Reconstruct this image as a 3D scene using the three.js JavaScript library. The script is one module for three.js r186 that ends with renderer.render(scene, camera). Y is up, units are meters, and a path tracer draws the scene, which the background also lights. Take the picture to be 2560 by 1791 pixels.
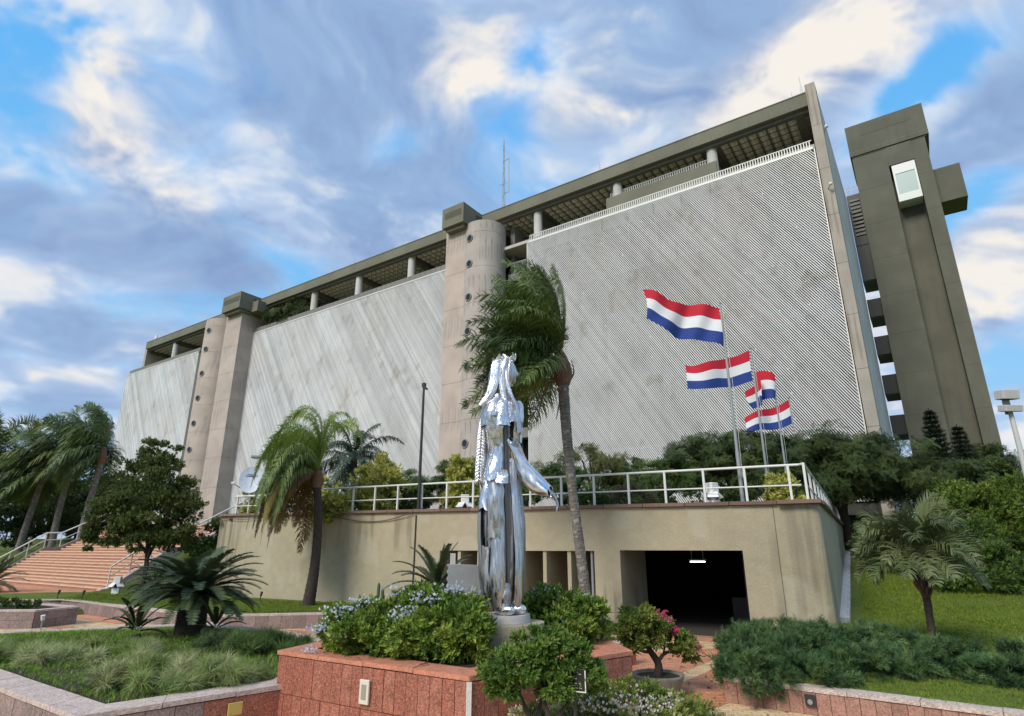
import * as THREE from 'three';
import { mergeGeometries, toCreasedNormals } from 'three/addons/utils/BufferGeometryUtils.js';
import { RoundedBoxGeometry } from 'three/addons/geometries/RoundedBoxGeometry.js';
import { RectAreaLightUniformsLib } from 'three/addons/lights/RectAreaLightUniformsLib.js';

// ---------------------------------------------------------------- camera, sky, sun, exposure
const scene = new THREE.Scene();
const camera = new THREE.PerspectiveCamera(62.08, 2560 / 1791, 0.1, 3000);
camera.position.set(0, 2.3, 0);
camera.rotation.set(THREE.MathUtils.degToRad(17.69), 0, 0);

const renderer = new THREE.WebGLRenderer({ antialias: true });
renderer.toneMapping = THREE.LinearToneMapping;
renderer.toneMappingExposure = 2.15;
renderer.shadowMap.enabled = true;

function mulberry(a) { return () => { a |= 0; a = a + 0x6D2B79F5 | 0; let t = Math.imul(a ^ a >>> 15, 1 | a); t = t + Math.imul(t ^ t >>> 7, 61 | t) ^ t; return ((t ^ t >>> 14) >>> 0) / 4294967296; }; }
const rnd = mulberry(20240611);
const R = (a, b) => a + (b - a) * rnd();
const lerp = (a, b, t) => a + (b - a) * t;
const clamp = (x, a = 0, b = 1) => Math.min(b, Math.max(a, x));
const smooth = (a, b, x) => { const t = clamp((x - a) / (b - a)); return t * t * (3 - 2 * t); };
const V = (x, y, z) => new THREE.Vector3(x, y, z);

// lattice noise; period in cells makes it tile
function hash2(x, y, s) { let h = Math.imul(x, 374761393) + Math.imul(y, 668265263) + Math.imul(s, 1442695041); h = Math.imul(h ^ (h >>> 13), 1274126177); return ((h ^ (h >>> 16)) >>> 0) / 4294967296; }
function vnoise(x, y, s = 0, per = 0) {
  const xi = Math.floor(x), yi = Math.floor(y), fx = x - xi, fy = y - yi;
  const u = fx * fx * fx * (fx * (fx * 6 - 15) + 10), v = fy * fy * fy * (fy * (fy * 6 - 15) + 10);
  let x0 = xi, x1 = xi + 1, y0 = yi, y1 = yi + 1;
  if (per) { x0 = ((x0 % per) + per) % per; x1 = ((x1 % per) + per) % per; y0 = ((y0 % per) + per) % per; y1 = ((y1 % per) + per) % per; }
  const a = hash2(x0, y0, s), b = hash2(x1, y0, s), c = hash2(x0, y1, s), d = hash2(x1, y1, s);
  return a + (b - a) * u + (c - a) * v + (a - b - c + d) * u * v;
}
function fbm(x, y, oct, s = 0, per = 0, gain = 0.5) {
  let t = 0, a = 1, n = 0, f = 1;
  for (let i = 0; i < oct; i++) { t += a * vnoise(x * f, y * f, s + i * 17, per ? per * f : 0); n += a; a *= gain; f *= 2; }
  return t / n;
}

// the evening sky: blue air, a broken layer of grey-lilac cloud with cream lit patches
const SKYK = 0.455;
const cloudMarks = [ // azimuth (deg right of the camera heading), elevation, spread across, spread up, tilt, density, brightness
  [-42, 36, 4.5, 3.4, -20, 0.28, 0.75], [-40, 31.5, 5, 2.6, -25, 0.26, 0.72], [-3.3, 42, 4.2, 3.6, 10, 0.3, 0.85], [13, 39.3, 6, 1.8, 5, 0.2, 0.5],
  [29, 38.6, 6, 2.6, 30, 0.4, 0.85], [36, 40.5, 7, 3, 20, 0.4, 0.85], [44, 39, 7, 2.6, 12, 0.35, 0.7], [43, 22, 6, 2, 28, 0.34, 0.65], [42, 18, 6, 1.8, 24, 0.3, 0.5],
  [-15, 28.3, 6, 1.4, 4, 0.2, 0.3], [-32, 28, 7, 1.6, -8, 0.16, 0.3], [-35, 12, 9, 1.0, 2, 0.14, 0.22], [-22, 39, 8, 5, -15, 0.34, -0.55], [-9, 45, 8, 3, 5, 0.3, -0.5], [-43, 24, 9, 4, 0, 0.3, -0.4], [22, 44, 8, 2.6, 20, 0.28, -0.5], [-8, 33, 8, 3, 5, 0.25, -0.4], [44, 30, 6, 2, 30, 0.24, -0.3],
  [5, 44, 3.5, 2.4, 10, -0.42, 0], [2, 39, 2, 2.6, 60, -0.3, 0], [39.5, 34, 6, 1.8, 28, -0.62, 0], [42, 26, 5.5, 1.5, 30, -0.5, 0], [40, 12, 5, 2.6, 0, -0.35, 0], [-46.5, 36, 3.5, 4, 0, -0.6, 0], [-24, 25.5, 4, 1.6, -20, -0.4, 0], [-22, 22, 6, 1.2, 0, -0.34, 0], [-13, 36.5, 2.6, 1.6, 20, -0.25, 0], [-34, 18, 9, 1.5, 3, -0.25, 0], [18, 34, 6, 2, 20, -0.22, 0],
];
function skyColour(x, y, z, out) {
  const el = Math.asin(clamp(y, -1, 1)) * 57.2958, az = Math.atan2(x, -z) * 57.2958;
  const k = 1 / (Math.max(y, 0) + 0.22), px = x * k, pz = z * k;
  const wx = fbm(px * 1.6 + 3, pz * 1.6, 4, 5) - 0.5, wz = fbm(px * 1.6, pz * 1.6 + 9, 4, 6) - 0.5;
  const qx = px * 0.9 + pz * 0.35 + wx * 0.55, qz = pz * 1.15 - px * 0.3 + wz * 0.55;
  let dens = fbm(qx * 2.3, qz * 2.3, 6, 11, 0, 0.54) - 0.5 + 0.13;
  let light = fbm(qx * 4.2 + 7.7, qz * 4.2 - 2.1, 6, 23, 0, 0.56) - 0.5;
  const edge = fbm(qx * 8, qz * 8, 6, 31, 0, 0.66) - 0.5;
  let dark = 0, mark = 0;
  for (const [a, e, sa, se, tilt, dd, bb] of cloudMarks) {
    const da = (az - a) * Math.cos(el / 57.2958), de = el - e, t = tilt / 57.2958, c = Math.cos(t), s = Math.sin(t);
    const p = (da * c + de * s) / sa + wx * 2.4, q = (-da * s + de * c) / se + wz * 2.4;
    const r2 = p * p + q * q; if (r2 > 9) continue;
    const g = Math.exp(-r2 * (0.8 + edge * 1.4));
    dens += dd * g; if (bb > 0) mark += bb * g * (0.7 + edge * 1.6); else dark -= bb * g;
  }
  dens += edge * 0.62;
  const cov = 0.04 + 0.96 * smooth(-0.22, 0.24, dens), thick = smooth(-0.12, 0.5, dens + dark * 0.3 - light * 1.1);
  const lit = clamp(0.75 * smooth(0.0, 0.38, light + edge * 0.55) * (1 - dark) + smooth(0.02, 0.95, mark + (edge * 1.5 + light * 0.6) * 0.5 * smooth(0, 0.2, mark)));
  const u = clamp(el / 60);
  const b0 = lerp(0.3, 0.1, smooth(0.05, 0.75, u)), b1 = lerp(0.64, 0.42, smooth(0, 0.9, u)), b2 = lerp(0.98, 0.93, u);
  const gr = lerp(0.56, 0.31, thick), gg = lerp(0.7, 0.46, thick), gb = lerp(0.92, 0.72, thick);
  const cr = lerp(gr, 0.95, lit), cg = lerp(gg, 0.9, lit), cb = lerp(gb, 0.84, lit);
  const tex = 1 + (1 - lit) * (edge * 0.5 + light * 0.35); let r = lerp(b0, cr * tex, cov), g = lerp(b1, cg * tex, cov), b = lerp(b2, cb * (1 + (tex - 1) * 0.7), cov);
  const hz = Math.exp(-Math.max(el, 0) / 6) * 0.45; r = lerp(r, 0.62, hz); g = lerp(g, 0.72, hz); b = lerp(b, 0.88, hz);
  out[0] = r * SKYK; out[1] = g * SKYK; out[2] = b * SKYK;
}
{
  const W = 2048, H = 1024, data = new Float32Array(W * H * 4), c = [0, 0, 0];
  for (let j = 0; j < H; j++) {
    const la = ((j + 0.5) / H - 0.5) * Math.PI, cy = Math.cos(la), sy = Math.sin(la);
    for (let i = 0; i < W; i++) {
      const ph = ((i + 0.5) / W - 0.5) * 2 * Math.PI, o = (j * W + i) * 4;
      if (sy < -0.01) { data[o] = 0.2; data[o + 1] = 0.19; data[o + 2] = 0.16; data[o + 3] = 1; continue; }
      skyColour(Math.cos(ph) * cy, sy, Math.sin(ph) * cy, c);
      data[o] = c[0]; data[o + 1] = c[1]; data[o + 2] = c[2]; data[o + 3] = 1;
    }
  }
  const t = new THREE.DataTexture(data, W, H, THREE.RGBAFormat, THREE.FloatType);
  t.mapping = THREE.EquirectangularReflectionMapping; t.magFilter = THREE.LinearFilter; t.minFilter = THREE.LinearFilter; t.needsUpdate = true;
  scene.background = t; scene.environment = t;
}
const sun = new THREE.DirectionalLight(new THREE.Color(1.0, 0.93, 0.82), 1.5);
sun.position.set(-66, 96, 52); sun.target.position.set(0, 8, -30); sun.castShadow = true; sun.shadow.radius = 40;
sun.shadow.mapSize.set(4096, 4096); Object.assign(sun.shadow.camera, { left: -110, right: 80, top: 70, bottom: -60, near: 1, far: 360 });
scene.add(sun, sun.target);

// ---------------------------------------------------------------- naming and tagging
const used = new Map();
function numbered(name) { const n = used.get(name) ?? 0; used.set(name, n + 1); return n ? `${name}_${String(n).padStart(3, '0')}` : name; }
function thing(name, label, category, pos = [0, 0, 0], turn = 0, group) {
  const o = new THREE.Group(); o.name = numbered(name); o.position.set(...pos); o.rotation.y = turn; o.userData = { label, category }; if (group) o.userData.group = group; scene.add(o); return o;
}
function shade(m) { m.castShadow = true; m.receiveShadow = true; return m; }
function part(name, geo, mat, parent, extra) { const m = shade(new THREE.Mesh(geo, mat)); m.name = name; parent.add(m); if (extra) Object.assign(m.userData, extra); return m; }
function single(name, geo, mat, label, category, group) { const m = shade(new THREE.Mesh(geo, mat)); m.name = numbered(name); m.userData = { label, category }; if (group) m.userData.group = group; scene.add(m); return m; }
function structure(name, geo, mat, label, category = 'ground') { const m = shade(new THREE.Mesh(geo, mat)); m.name = numbered(name); m.userData = { kind: 'structure', label, category }; scene.add(m); return m; }

// ---------------------------------------------------------------- geometry helpers
function metreUV(g) { // uv in metres from the dominant axis of each vertex normal
  const p = g.attributes.position, n = g.attributes.normal, uv = new Float32Array(p.count * 2);
  for (let i = 0; i < p.count; i++) {
    const ax = Math.abs(n.getX(i)), ay = Math.abs(n.getY(i)), az = Math.abs(n.getZ(i));
    if (ay >= ax && ay >= az) { uv[i * 2] = p.getX(i); uv[i * 2 + 1] = p.getZ(i); } else if (ax > az) { uv[i * 2] = p.getZ(i); uv[i * 2 + 1] = p.getY(i); } else { uv[i * 2] = p.getX(i); uv[i * 2 + 1] = p.getY(i); }
  }
  g.setAttribute('uv', new THREE.BufferAttribute(uv, 2)); return g;
}
function box(x0, x1, y0, y1, z0, z1) { return metreUV(new THREE.BoxGeometry(x1 - x0, y1 - y0, z1 - z0).translate((x0 + x1) / 2, (y0 + y1) / 2, (z0 + z1) / 2)); }
function rbox(w, h, d, r = 0.01, x = 0, y = 0, z = 0) { return metreUV(new RoundedBoxGeometry(w, h, d, 2, r).translate(x, y, z)); }
function merge(list) { const l = list.map((g) => { const h = g.index ? g.toNonIndexed() : g; for (const k of Object.keys(h.attributes)) if (!['position', 'normal', 'uv', 'color'].includes(k)) h.deleteAttribute(k); return h; }); return mergeGeometries(l); }
function bar(a, b, r, r2 = r, seg = 8) { // tapered round bar from a to b
  const d = b.clone().sub(a), L = d.length(), g = new THREE.CylinderGeometry(r2, r, L, seg, 1).translate(0, L / 2, 0);
  g.applyQuaternion(new THREE.Quaternion().setFromUnitVectors(V(0, 1, 0), d.normalize())); return g.translate(a.x, a.y, a.z);
}
function tube(pts, radii, seg = 8, closed = true) { // tapered tube through points
  const n = pts.length, pos = [], nor = [], uv = [], idx = []; let up = V(0.31, 0.05, 0.95), along = 0;
  for (let i = 0; i < n; i++) {
    const t = (i < n - 1 ? pts[i + 1] : pts[i]).clone().sub(i > 0 ? pts[i - 1] : pts[i]).normalize();
    const s = up.clone().cross(t).normalize(); up = t.clone().cross(s).normalize(); if (i) along += pts[i].distanceTo(pts[i - 1]);
    for (let j = 0; j <= seg; j++) { const a = j / seg * Math.PI * 2, q = s.clone().multiplyScalar(Math.cos(a)).addScaledVector(up, Math.sin(a)); const r = radii[i]; pos.push(pts[i].x + q.x * r, pts[i].y + q.y * r, pts[i].z + q.z * r); nor.push(q.x, q.y, q.z); uv.push(j / seg * Math.max(radii[0] * 6.28, 0.05), along); }
  }
  for (let i = 0; i < n - 1; i++) for (let j = 0; j < seg; j++) { const a = i * (seg + 1) + j, b = a + seg + 1; idx.push(a, a + 1, b, b, a + 1, b + 1); }
  if (closed) for (const [k, f] of [[0, 1], [n - 1, 0]]) { const c = pos.length / 3; pos.push(pts[k].x, pts[k].y, pts[k].z); const t = pts[Math.min(k + 1, n - 1)].clone().sub(pts[Math.max(k - 1, 0)]).normalize().multiplyScalar(f ? -1 : 1); nor.push(t.x, t.y, t.z); uv.push(0, 0); for (let j = 0; j < seg; j++) { const a = k * (seg + 1) + j; f ? idx.push(c, a + 1, a) : idx.push(c, a, a + 1); } }
  const g = new THREE.BufferGeometry(); g.setAttribute('position', new THREE.Float32BufferAttribute(pos, 3)); g.setAttribute('normal', new THREE.Float32BufferAttribute(nor, 3)); g.setAttribute('uv', new THREE.Float32BufferAttribute(uv, 2)); g.setIndex(idx); return g;
}
const curve = (pts, n) => new THREE.CatmullRomCurve3(pts.map((p) => Array.isArray(p) ? V(...p) : p)).getPoints(n);
function shell(nu, nv, fn, thick) { // curved plate with real thickness: front, back and rim
  const P = []; for (let j = 0; j <= nv; j++) for (let i = 0; i <= nu; i++) P.push(fn(i / nu, j / nv));
  const at = (i, j) => P[clamp(j, 0, nv) * (nu + 1) + clamp(i, 0, nu)];
  const N = []; for (let j = 0; j <= nv; j++) for (let i = 0; i <= nu; i++) N.push(at(i + 1, j).clone().sub(at(i - 1, j)).cross(at(i, j + 1).clone().sub(at(i, j - 1))).normalize());
  const pos = [], nor = [], uv = [], idx = [], W = nu + 1;
  for (const s of [0, 1]) P.forEach((p, k) => { const n = N[k]; const q = p.clone().addScaledVector(n, s ? -thick : 0); pos.push(q.x, q.y, q.z); nor.push(s ? -n.x : n.x, s ? -n.y : n.y, s ? -n.z : n.z); uv.push((k % W) / nu, Math.floor(k / W) / nv); });
  const M = P.length;
  for (let j = 0; j < nv; j++) for (let i = 0; i < nu; i++) { const a = j * W + i, b = a + 1, c = a + W, d = c + 1; idx.push(a, b, c, b, d, c, M + a, M + c, M + b, M + b, M + c, M + d); }
  const rim = []; for (let i = 0; i <= nu; i++) rim.push(i); for (let j = 1; j <= nv; j++) rim.push(j * W + nu); for (let i = nu - 1; i >= 0; i--) rim.push(nv * W + i); for (let j = nv - 1; j >= 0; j--) rim.push(j * W);
  for (let k = 0; k < rim.length - 1; k++) { const a = rim[k], b = rim[k + 1], o = pos.length / 3; const e = P[b].clone().sub(P[a]), n = e.cross(N[a]).normalize(); for (const q of [a, b, M + a, M + b]) { pos.push(pos[q * 3], pos[q * 3 + 1], pos[q * 3 + 2]); nor.push(n.x, n.y, n.z); uv.push(uv[q * 2], uv[q * 2 + 1]); } idx.push(o, o + 2, o + 1, o + 1, o + 2, o + 3); }
  const g = new THREE.BufferGeometry(); g.setAttribute('position', new THREE.Float32BufferAttribute(pos, 3)); g.setAttribute('normal', new THREE.Float32BufferAttribute(nor, 3)); g.setAttribute('uv', new THREE.Float32BufferAttribute(uv, 2)); g.setIndex(idx); return g;
}
function prism(pts, y0, y1) { // upright prism over a ground outline [x, z]
  const s = new THREE.Shape(pts.map(([x, z]) => new THREE.Vector2(x, -z))); return metreUV(new THREE.ExtrudeGeometry(s, { depth: y1 - y0, bevelEnabled: false }).rotateX(-Math.PI / 2).translate(0, y0, 0));
}
function sheet(pts, y) { const s = new THREE.Shape(pts.map(([x, z]) => new THREE.Vector2(x, -z))); return metreUV(new THREE.ShapeGeometry(s).rotateX(-Math.PI / 2).translate(0, y, 0)); }
// ---------------------------------------------------------------- procedural materials
const toS = (c) => Math.round(255 * clamp(c <= 0.0031308 ? c * 12.92 : 1.055 * Math.pow(Math.max(c, 0), 1 / 2.4) - 0.055));
function colourTex(n, size, f) { // f(u, v) -> linear rgb; tiles every `size` metres
  const d = new Uint8Array(n * n * 4); for (let j = 0; j < n; j++) for (let i = 0; i < n; i++) { const c = f(i / n, j / n), o = (j * n + i) * 4; d[o] = toS(c[0]); d[o + 1] = toS(c[1]); d[o + 2] = toS(c[2]); d[o + 3] = 255; }
  const t = new THREE.DataTexture(d, n, n); t.colorSpace = THREE.SRGBColorSpace; return finish(t, size);
}
function greyTex(n, size, f) { const d = new Uint8Array(n * n * 4); for (let j = 0; j < n; j++) for (let i = 0; i < n; i++) { const c = Math.round(255 * clamp(f(i / n, j / n))), o = (j * n + i) * 4; d[o] = d[o + 1] = d[o + 2] = c; d[o + 3] = 255; } return finish(new THREE.DataTexture(d, n, n), size); }
function finish(t, size) { t.wrapS = t.wrapT = THREE.RepeatWrapping; t.magFilter = THREE.LinearFilter; t.minFilter = THREE.LinearMipmapLinearFilter; t.generateMipmaps = true; t.repeat.set(1 / size, 1 / size); t.needsUpdate = true; return t; }
const mix3 = (a, b, t) => [lerp(a[0], b[0], t), lerp(a[1], b[1], t), lerp(a[2], b[2], t)];
const mul3 = (a, k) => [a[0] * k, a[1] * k, a[2] * k];
const MS = (o) => new THREE.MeshStandardMaterial(o);
const rgb = (r, g, b) => new THREE.Color().setRGB(r, g, b);

// weathered cast concrete: cloudy tone, vertical run-off stains, fine grain
function concrete(base, stain, seed, amount = 1, size = 9) {
  return colourTex(512, size, (u, v) => {
    const cl = fbm(u * 6, v * 6, 5, seed, 6), st = fbm(u * 48, v * 4, 3, seed + 50, 4) , gr = hash2(Math.floor(u * 512), Math.floor(v * 512), seed + 9);
    let c = mul3(base, 0.82 + 0.36 * cl + 0.1 * (gr - 0.5)); const k = smooth(0.52, 0.8, st) * smooth(0.38, 0.62, fbm(u * 4 + 2, v * 4, 4, seed + 70, 4)) * 0.55 * amount;
    return mix3(c, stain, k);
  });
}
const bumpFine = greyTex(512, 1.1, (u, v) => 0.55 * fbm(u * 32, v * 32, 4, 91, 32) + 0.45 * hash2(Math.floor(u * 512), Math.floor(v * 512), 5));
const M = {};
M.olive = MS({ map: concrete([0.165, 0.162, 0.12], [0.1, 0.1, 0.08], 1, 0.6), bumpMap: bumpFine, bumpScale: 0.008, roughness: 0.92 });
M.oliveShaded = MS({ map: concrete([0.118, 0.116, 0.088], [0.08, 0.08, 0.064], 3, 0.5), bumpMap: bumpFine, bumpScale: 0.008, roughness: 0.92 });  // lift tower concrete: same olive, with the shade on the tower put into the colour
M.pink = MS({ map: concrete([0.47, 0.39, 0.335], [0.25, 0.235, 0.22], 12, 0.9), bumpMap: bumpFine, bumpScale: 0.008, roughness: 0.9 });
M.pinkGrey = MS({ map: concrete([0.42, 0.37, 0.335], [0.16, 0.15, 0.145], 15, 1.5, 7), bumpMap: bumpFine, bumpScale: 0.008, roughness: 0.9 });
M.fin = MS({ map: concrete([0.37, 0.33, 0.28], [0.2, 0.16, 0.12], 18, 1.2), bumpMap: bumpFine, bumpScale: 0.008, roughness: 0.9 });
M.column = MS({ map: concrete([0.52, 0.51, 0.49], [0.32, 0.31, 0.3], 21), bumpMap: bumpFine, bumpScale: 0.005, roughness: 0.85 });
M.coffer = MS({ map: concrete([0.62, 0.59, 0.5], [0.2, 0.19, 0.16], 24, 1, 4), bumpMap: bumpFine, bumpScale: 0.006, roughness: 0.95 });
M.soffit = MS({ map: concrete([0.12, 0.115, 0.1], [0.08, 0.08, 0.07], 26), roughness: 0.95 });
M.dark = MS({ color: rgb(0.02, 0.02, 0.022), roughness: 0.6 });
M.glassDark = MS({ color: rgb(0.012, 0.014, 0.017), roughness: 0.15, metalness: 0 });
M.slabEdge = MS({ map: concrete([0.2, 0.2, 0.18], [0.12, 0.12, 0.1], 28), roughness: 0.9 });
M.whiteMetal = MS({ color: rgb(0.66, 0.66, 0.63), roughness: 0.45 });
M.greyMetal = MS({ color: rgb(0.3, 0.32, 0.32), roughness: 0.5, metalness: 0.3 });
M.blackMetal = MS({ color: rgb(0.025, 0.026, 0.027), roughness: 0.55 });
M.lampWhite = MS({ map: concrete([0.78, 0.79, 0.78], [0.55, 0.55, 0.5], 33, 0.6, 2), roughness: 0.6 });
// aluminium blades: rust blotches and grimy run-off, one tone per blade family
const panelStain = (seed, base) => colourTex(1024, 40, (u, v) => {
  const t = fbm(u * 14, v * 14, 5, seed, 14), grime = smooth(0.55, 0.78, fbm(u * 90, v * 12, 4, seed + 7, 0) ), rust = smooth(0.66, 0.8, fbm(u * 44, v * 30, 4, seed + 13, 0)), warm = smooth(0.5, 0.8, fbm(u * 9, v * 9, 4, seed + 21, 9));
  let c = mul3(base, 0.88 + 0.24 * t); c = mix3(c, [base[0] * 0.93, base[1] * 0.87, base[2] * 0.76], warm * 0.35); c = mix3(c, [0.36, 0.34, 0.3], grime * 0.16); return mix3(c, [0.33, 0.23, 0.13], rust * 0.3);
});
const bladeTex = panelStain(41, [0.76, 0.765, 0.76]);
M.blade = [1.0, 0.97, 1.02].map((k) => MS({ map: bladeTex, color: rgb(k * 0.94, k * 0.94, k * 0.94), roughness: 0.62 }));
M.bladeFar = MS({ map: bladeTex, vertexColors: true, roughness: 0.6 });
M.beige = MS({ map: colourTex(1024, 24, (u, v) => {
  const cl = fbm(u * 10, v * 10, 5, 61, 10), gr = hash2(Math.floor(u * 1024), Math.floor(v * 1024), 64), fine = fbm(u * 110, v * 110, 3, 65, 110), run = smooth(0.48, 0.74, fbm(u * 120, v * 6, 4, 67, 0)), wet = smooth(0.42, 0.64, fbm(u * 8, v * 8, 4, 69, 8));
  let c = mul3([0.42, 0.37, 0.255], 0.84 + 0.2 * cl + 0.12 * (gr - 0.5) + 0.14 * (fine - 0.5)); c = mix3(c, [0.2, 0.175, 0.125], run * wet * 0.85); return mix3(c, [0.5, 0.47, 0.38], smooth(0.62, 0.74, fbm(u * 22, v * 22, 3, 71, 22)) * 0.3);
}), bumpMap: bumpFine, bumpScale: 0.012, roughness: 0.95 });
M.beigeWhite = MS({ map: concrete([0.62, 0.61, 0.58], [0.38, 0.36, 0.32], 72, 1, 5), bumpMap: bumpFine, bumpScale: 0.01, roughness: 0.9 });
M.coping = [0, 1, 2].map((k) => MS({ map: concrete(mul3([0.2, 0.125, 0.095], 0.85 + 0.2 * k), [0.1, 0.08, 0.07], 75 + k, 1.3, 2.5), bumpMap: bumpFine, bumpScale: 0.01, roughness: 0.8 }));
// granite: dark, light and rust crystals
function granite(base, hi, lo, seed, size = 0.85) {
  return colourTex(512, size, (u, v) => { const n = 150, w = fbm(u * 6, v * 6, 4, seed, 6), a = vnoise(u * n, v * n, seed + 1, n), b = vnoise(u * n * 0.5, v * n * 0.5, seed + 2, n / 2); const m1 = vnoise(u * 34, v * 34, seed + 3, 34), m2 = vnoise(u * 58, v * 58, seed + 4, 58); let c = mul3(base, (0.66 + 0.5 * w) * (0.8 + 0.4 * m1)); c = mix3(c, hi, smooth(0.6, 0.95, m2) * 0.5); c = mix3(c, hi, smooth(0.66, 0.86, a) * 0.65); return mix3(c, lo, smooth(0.62, 0.84, b) * 0.62); });
}
const gTex = [granite([0.33, 0.1, 0.06], [0.55, 0.27, 0.18], [0.1, 0.035, 0.028], 101), granite([0.31, 0.092, 0.058], [0.52, 0.25, 0.16], [0.09, 0.033, 0.026], 107), granite([0.34, 0.112, 0.07], [0.56, 0.29, 0.2], [0.11, 0.04, 0.032], 113)];
const stoneBump = greyTex(512, 0.85, (u, v) => fbm(u * 60, v * 60, 3, 120, 60));
M.redGranite = gTex.map((t) => MS({ map: t, bumpMap: stoneBump, bumpScale: 0.004, roughness: 0.55 }));
M.redTop = MS({ map: granite([0.52, 0.2, 0.115], [0.62, 0.31, 0.2], [0.38, 0.13, 0.075], 131), bumpMap: stoneBump, bumpScale: 0.004, roughness: 0.65 });
M.greyGranite = [0, 1, 2].map((k) => MS({ map: granite(mul3([0.26, 0.185, 0.165], 0.85 + k * 0.14), [0.42, 0.33, 0.3], [0.1, 0.075, 0.07], 140 + k), bumpMap: stoneBump, bumpScale: 0.005, roughness: 0.75 }));
M.pinkGranite = [0, 1, 2].map((k) => MS({ map: granite(mul3([0.34, 0.175, 0.13], 0.86 + k * 0.13), [0.47, 0.29, 0.23], [0.17, 0.085, 0.065], 150 + k), bumpMap: stoneBump, bumpScale: 0.005, roughness: 0.72 }));
M.paleTop = MS({ map: granite([0.55, 0.44, 0.39], [0.68, 0.58, 0.53], [0.38, 0.29, 0.25], 160, 1.3), bumpMap: stoneBump, bumpScale: 0.012, roughness: 0.85 });
M.mortar = MS({ map: concrete([0.15, 0.075, 0.055], [0.09, 0.05, 0.04], 165, 1, 3), roughness: 0.95 });
M.soil = MS({ map: concrete([0.06, 0.042, 0.028], [0.03, 0.024, 0.018], 168, 1, 3), bumpMap: bumpFine, bumpScale: 0.05, roughness: 1 });
// split stone paving: small setts too small to pick apart, worn and stained
function paving(base, seed) {
  return colourTex(1024, 4, (u, v) => { const n = 40, row = Math.floor(v * n), uu = u * n * 0.5 + (row % 2) * 0.5, id = hash2(((Math.floor(uu) % 20) + 20) % 20, row % n, seed), fu = uu - Math.floor(uu), fv = v * n - row, j = Math.min(fu * 2, (1 - fu) * 2, fv, 1 - fv); const w = fbm(u * 8, v * 8, 5, seed + 4, 8), g = fbm(u * 120, v * 120, 2, seed + 5, 120); let c = mul3(base, (0.74 + 0.3 * id) * (0.78 + 0.44 * w) * (0.86 + 0.28 * g)); c = mix3(c, [0.14, 0.1, 0.07], smooth(0.55, 0.75, fbm(u * 5, v * 5, 4, seed + 8, 5)) * 0.35); return mix3(mul3(base, 0.45), c, smooth(0.02, 0.1, j)); });
}
const paveBump = greyTex(512, 4, (u, v) => { const n = 40, row = Math.floor(v * n), uu = u * n * 0.5 + (row % 2) * 0.5, fu = uu - Math.floor(uu), fv = v * n - row; return smooth(0, 0.14, Math.min(fu * 2, (1 - fu) * 2, fv, 1 - fv)) * 0.8 + 0.2 * fbm(u * 90, v * 90, 2, 7, 90); });
M.creamPave = MS({ map: paving([0.74, 0.53, 0.3], 171), bumpMap: paveBump, bumpScale: 0.008, roughness: 0.8 });
M.orangePave = MS({ map: paving([0.66, 0.285, 0.155], 181), bumpMap: paveBump, bumpScale: 0.008, roughness: 0.8 });
M.treadStone = MS({ map: concrete([0.62, 0.41, 0.28], [0.36, 0.22, 0.15], 188, 1, 3), roughness: 0.85 });
M.deck = MS({ map: concrete([0.45, 0.43, 0.38], [0.3, 0.28, 0.24], 199), roughness: 0.9 });
M.stepStone = [0, 1, 2].map((k) => MS({ map: concrete(mul3([0.36, 0.19, 0.125], 0.9 + 0.12 * k), [0.28, 0.16, 0.11], 190 + k, 1, 3), bumpMap: bumpFine, bumpScale: 0.008, roughness: 0.85 }));
const grassTex = (a, b, c, seed) => colourTex(1024, 7, (u, v) => { const l = fbm(u * 7, v * 7, 5, seed, 7), f = fbm(u * 200, v * 200, 2, seed + 3, 200), y = fbm(u * 16, v * 16, 4, seed + 6, 16); const q = mix3(mix3(a, b, smooth(0.3, 0.7, l * 0.5 + f * 0.5)), c, smooth(0.56, 0.76, y) * 0.6); return mix3(q, [0.2, 0.17, 0.07], smooth(0.62, 0.72, fbm(u * 24, v * 24, 4, seed + 8, 24)) * 0.45); });
const grassBump = greyTex(512, 0.8, (u, v) => 0.6 * hash2(Math.floor(u * 256), Math.floor(v * 256), 3) + 0.4 * fbm(u * 60, v * 60, 2, 7, 60));
M.lawn = MS({ map: grassTex([0.13, 0.2, 0.012], [0.21, 0.29, 0.02], [0.26, 0.28, 0.045], 201), bumpMap: grassBump, bumpScale: 0.04, roughness: 1 });
M.ground = MS({ map: grassTex([0.08, 0.13, 0.014], [0.13, 0.19, 0.022], [0.15, 0.17, 0.035], 207), bumpMap: grassBump, bumpScale: 0.05, roughness: 1 });
const barkTex = colourTex(512, 1.2, (u, v) => { const a = fbm(u * 10, v * 24, 4, 221, 0), ring = smooth(0.35, 0.5, Math.abs((v * 14 + 0.6 * fbm(u * 4, v * 4, 3, 224, 4)) % 1 - 0.5)); const li = smooth(0.6, 0.7, fbm(u * 9 + 3, v * 12, 4, 227, 0)); return mix3(mix3([0.21, 0.19, 0.16], [0.06, 0.052, 0.045], clamp(a * 0.95 + ring * 0.4 - 0.16)), [0.36, 0.36, 0.33], li * 0.55); });
const barkBump = greyTex(512, 1.2, (u, v) => fbm(u * 20, v * 40, 4, 231, 0));
M.palmBark = MS({ map: barkTex, bumpMap: barkBump, bumpScale: 0.02, roughness: 1 });
M.bark = MS({ map: colourTex(256, 0.7, (u, v) => mix3([0.075, 0.055, 0.042], [0.03, 0.024, 0.02], fbm(u * 12, v * 5, 5, 241, 0))), bumpMap: barkBump, bumpScale: 0.02, roughness: 1 });
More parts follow.
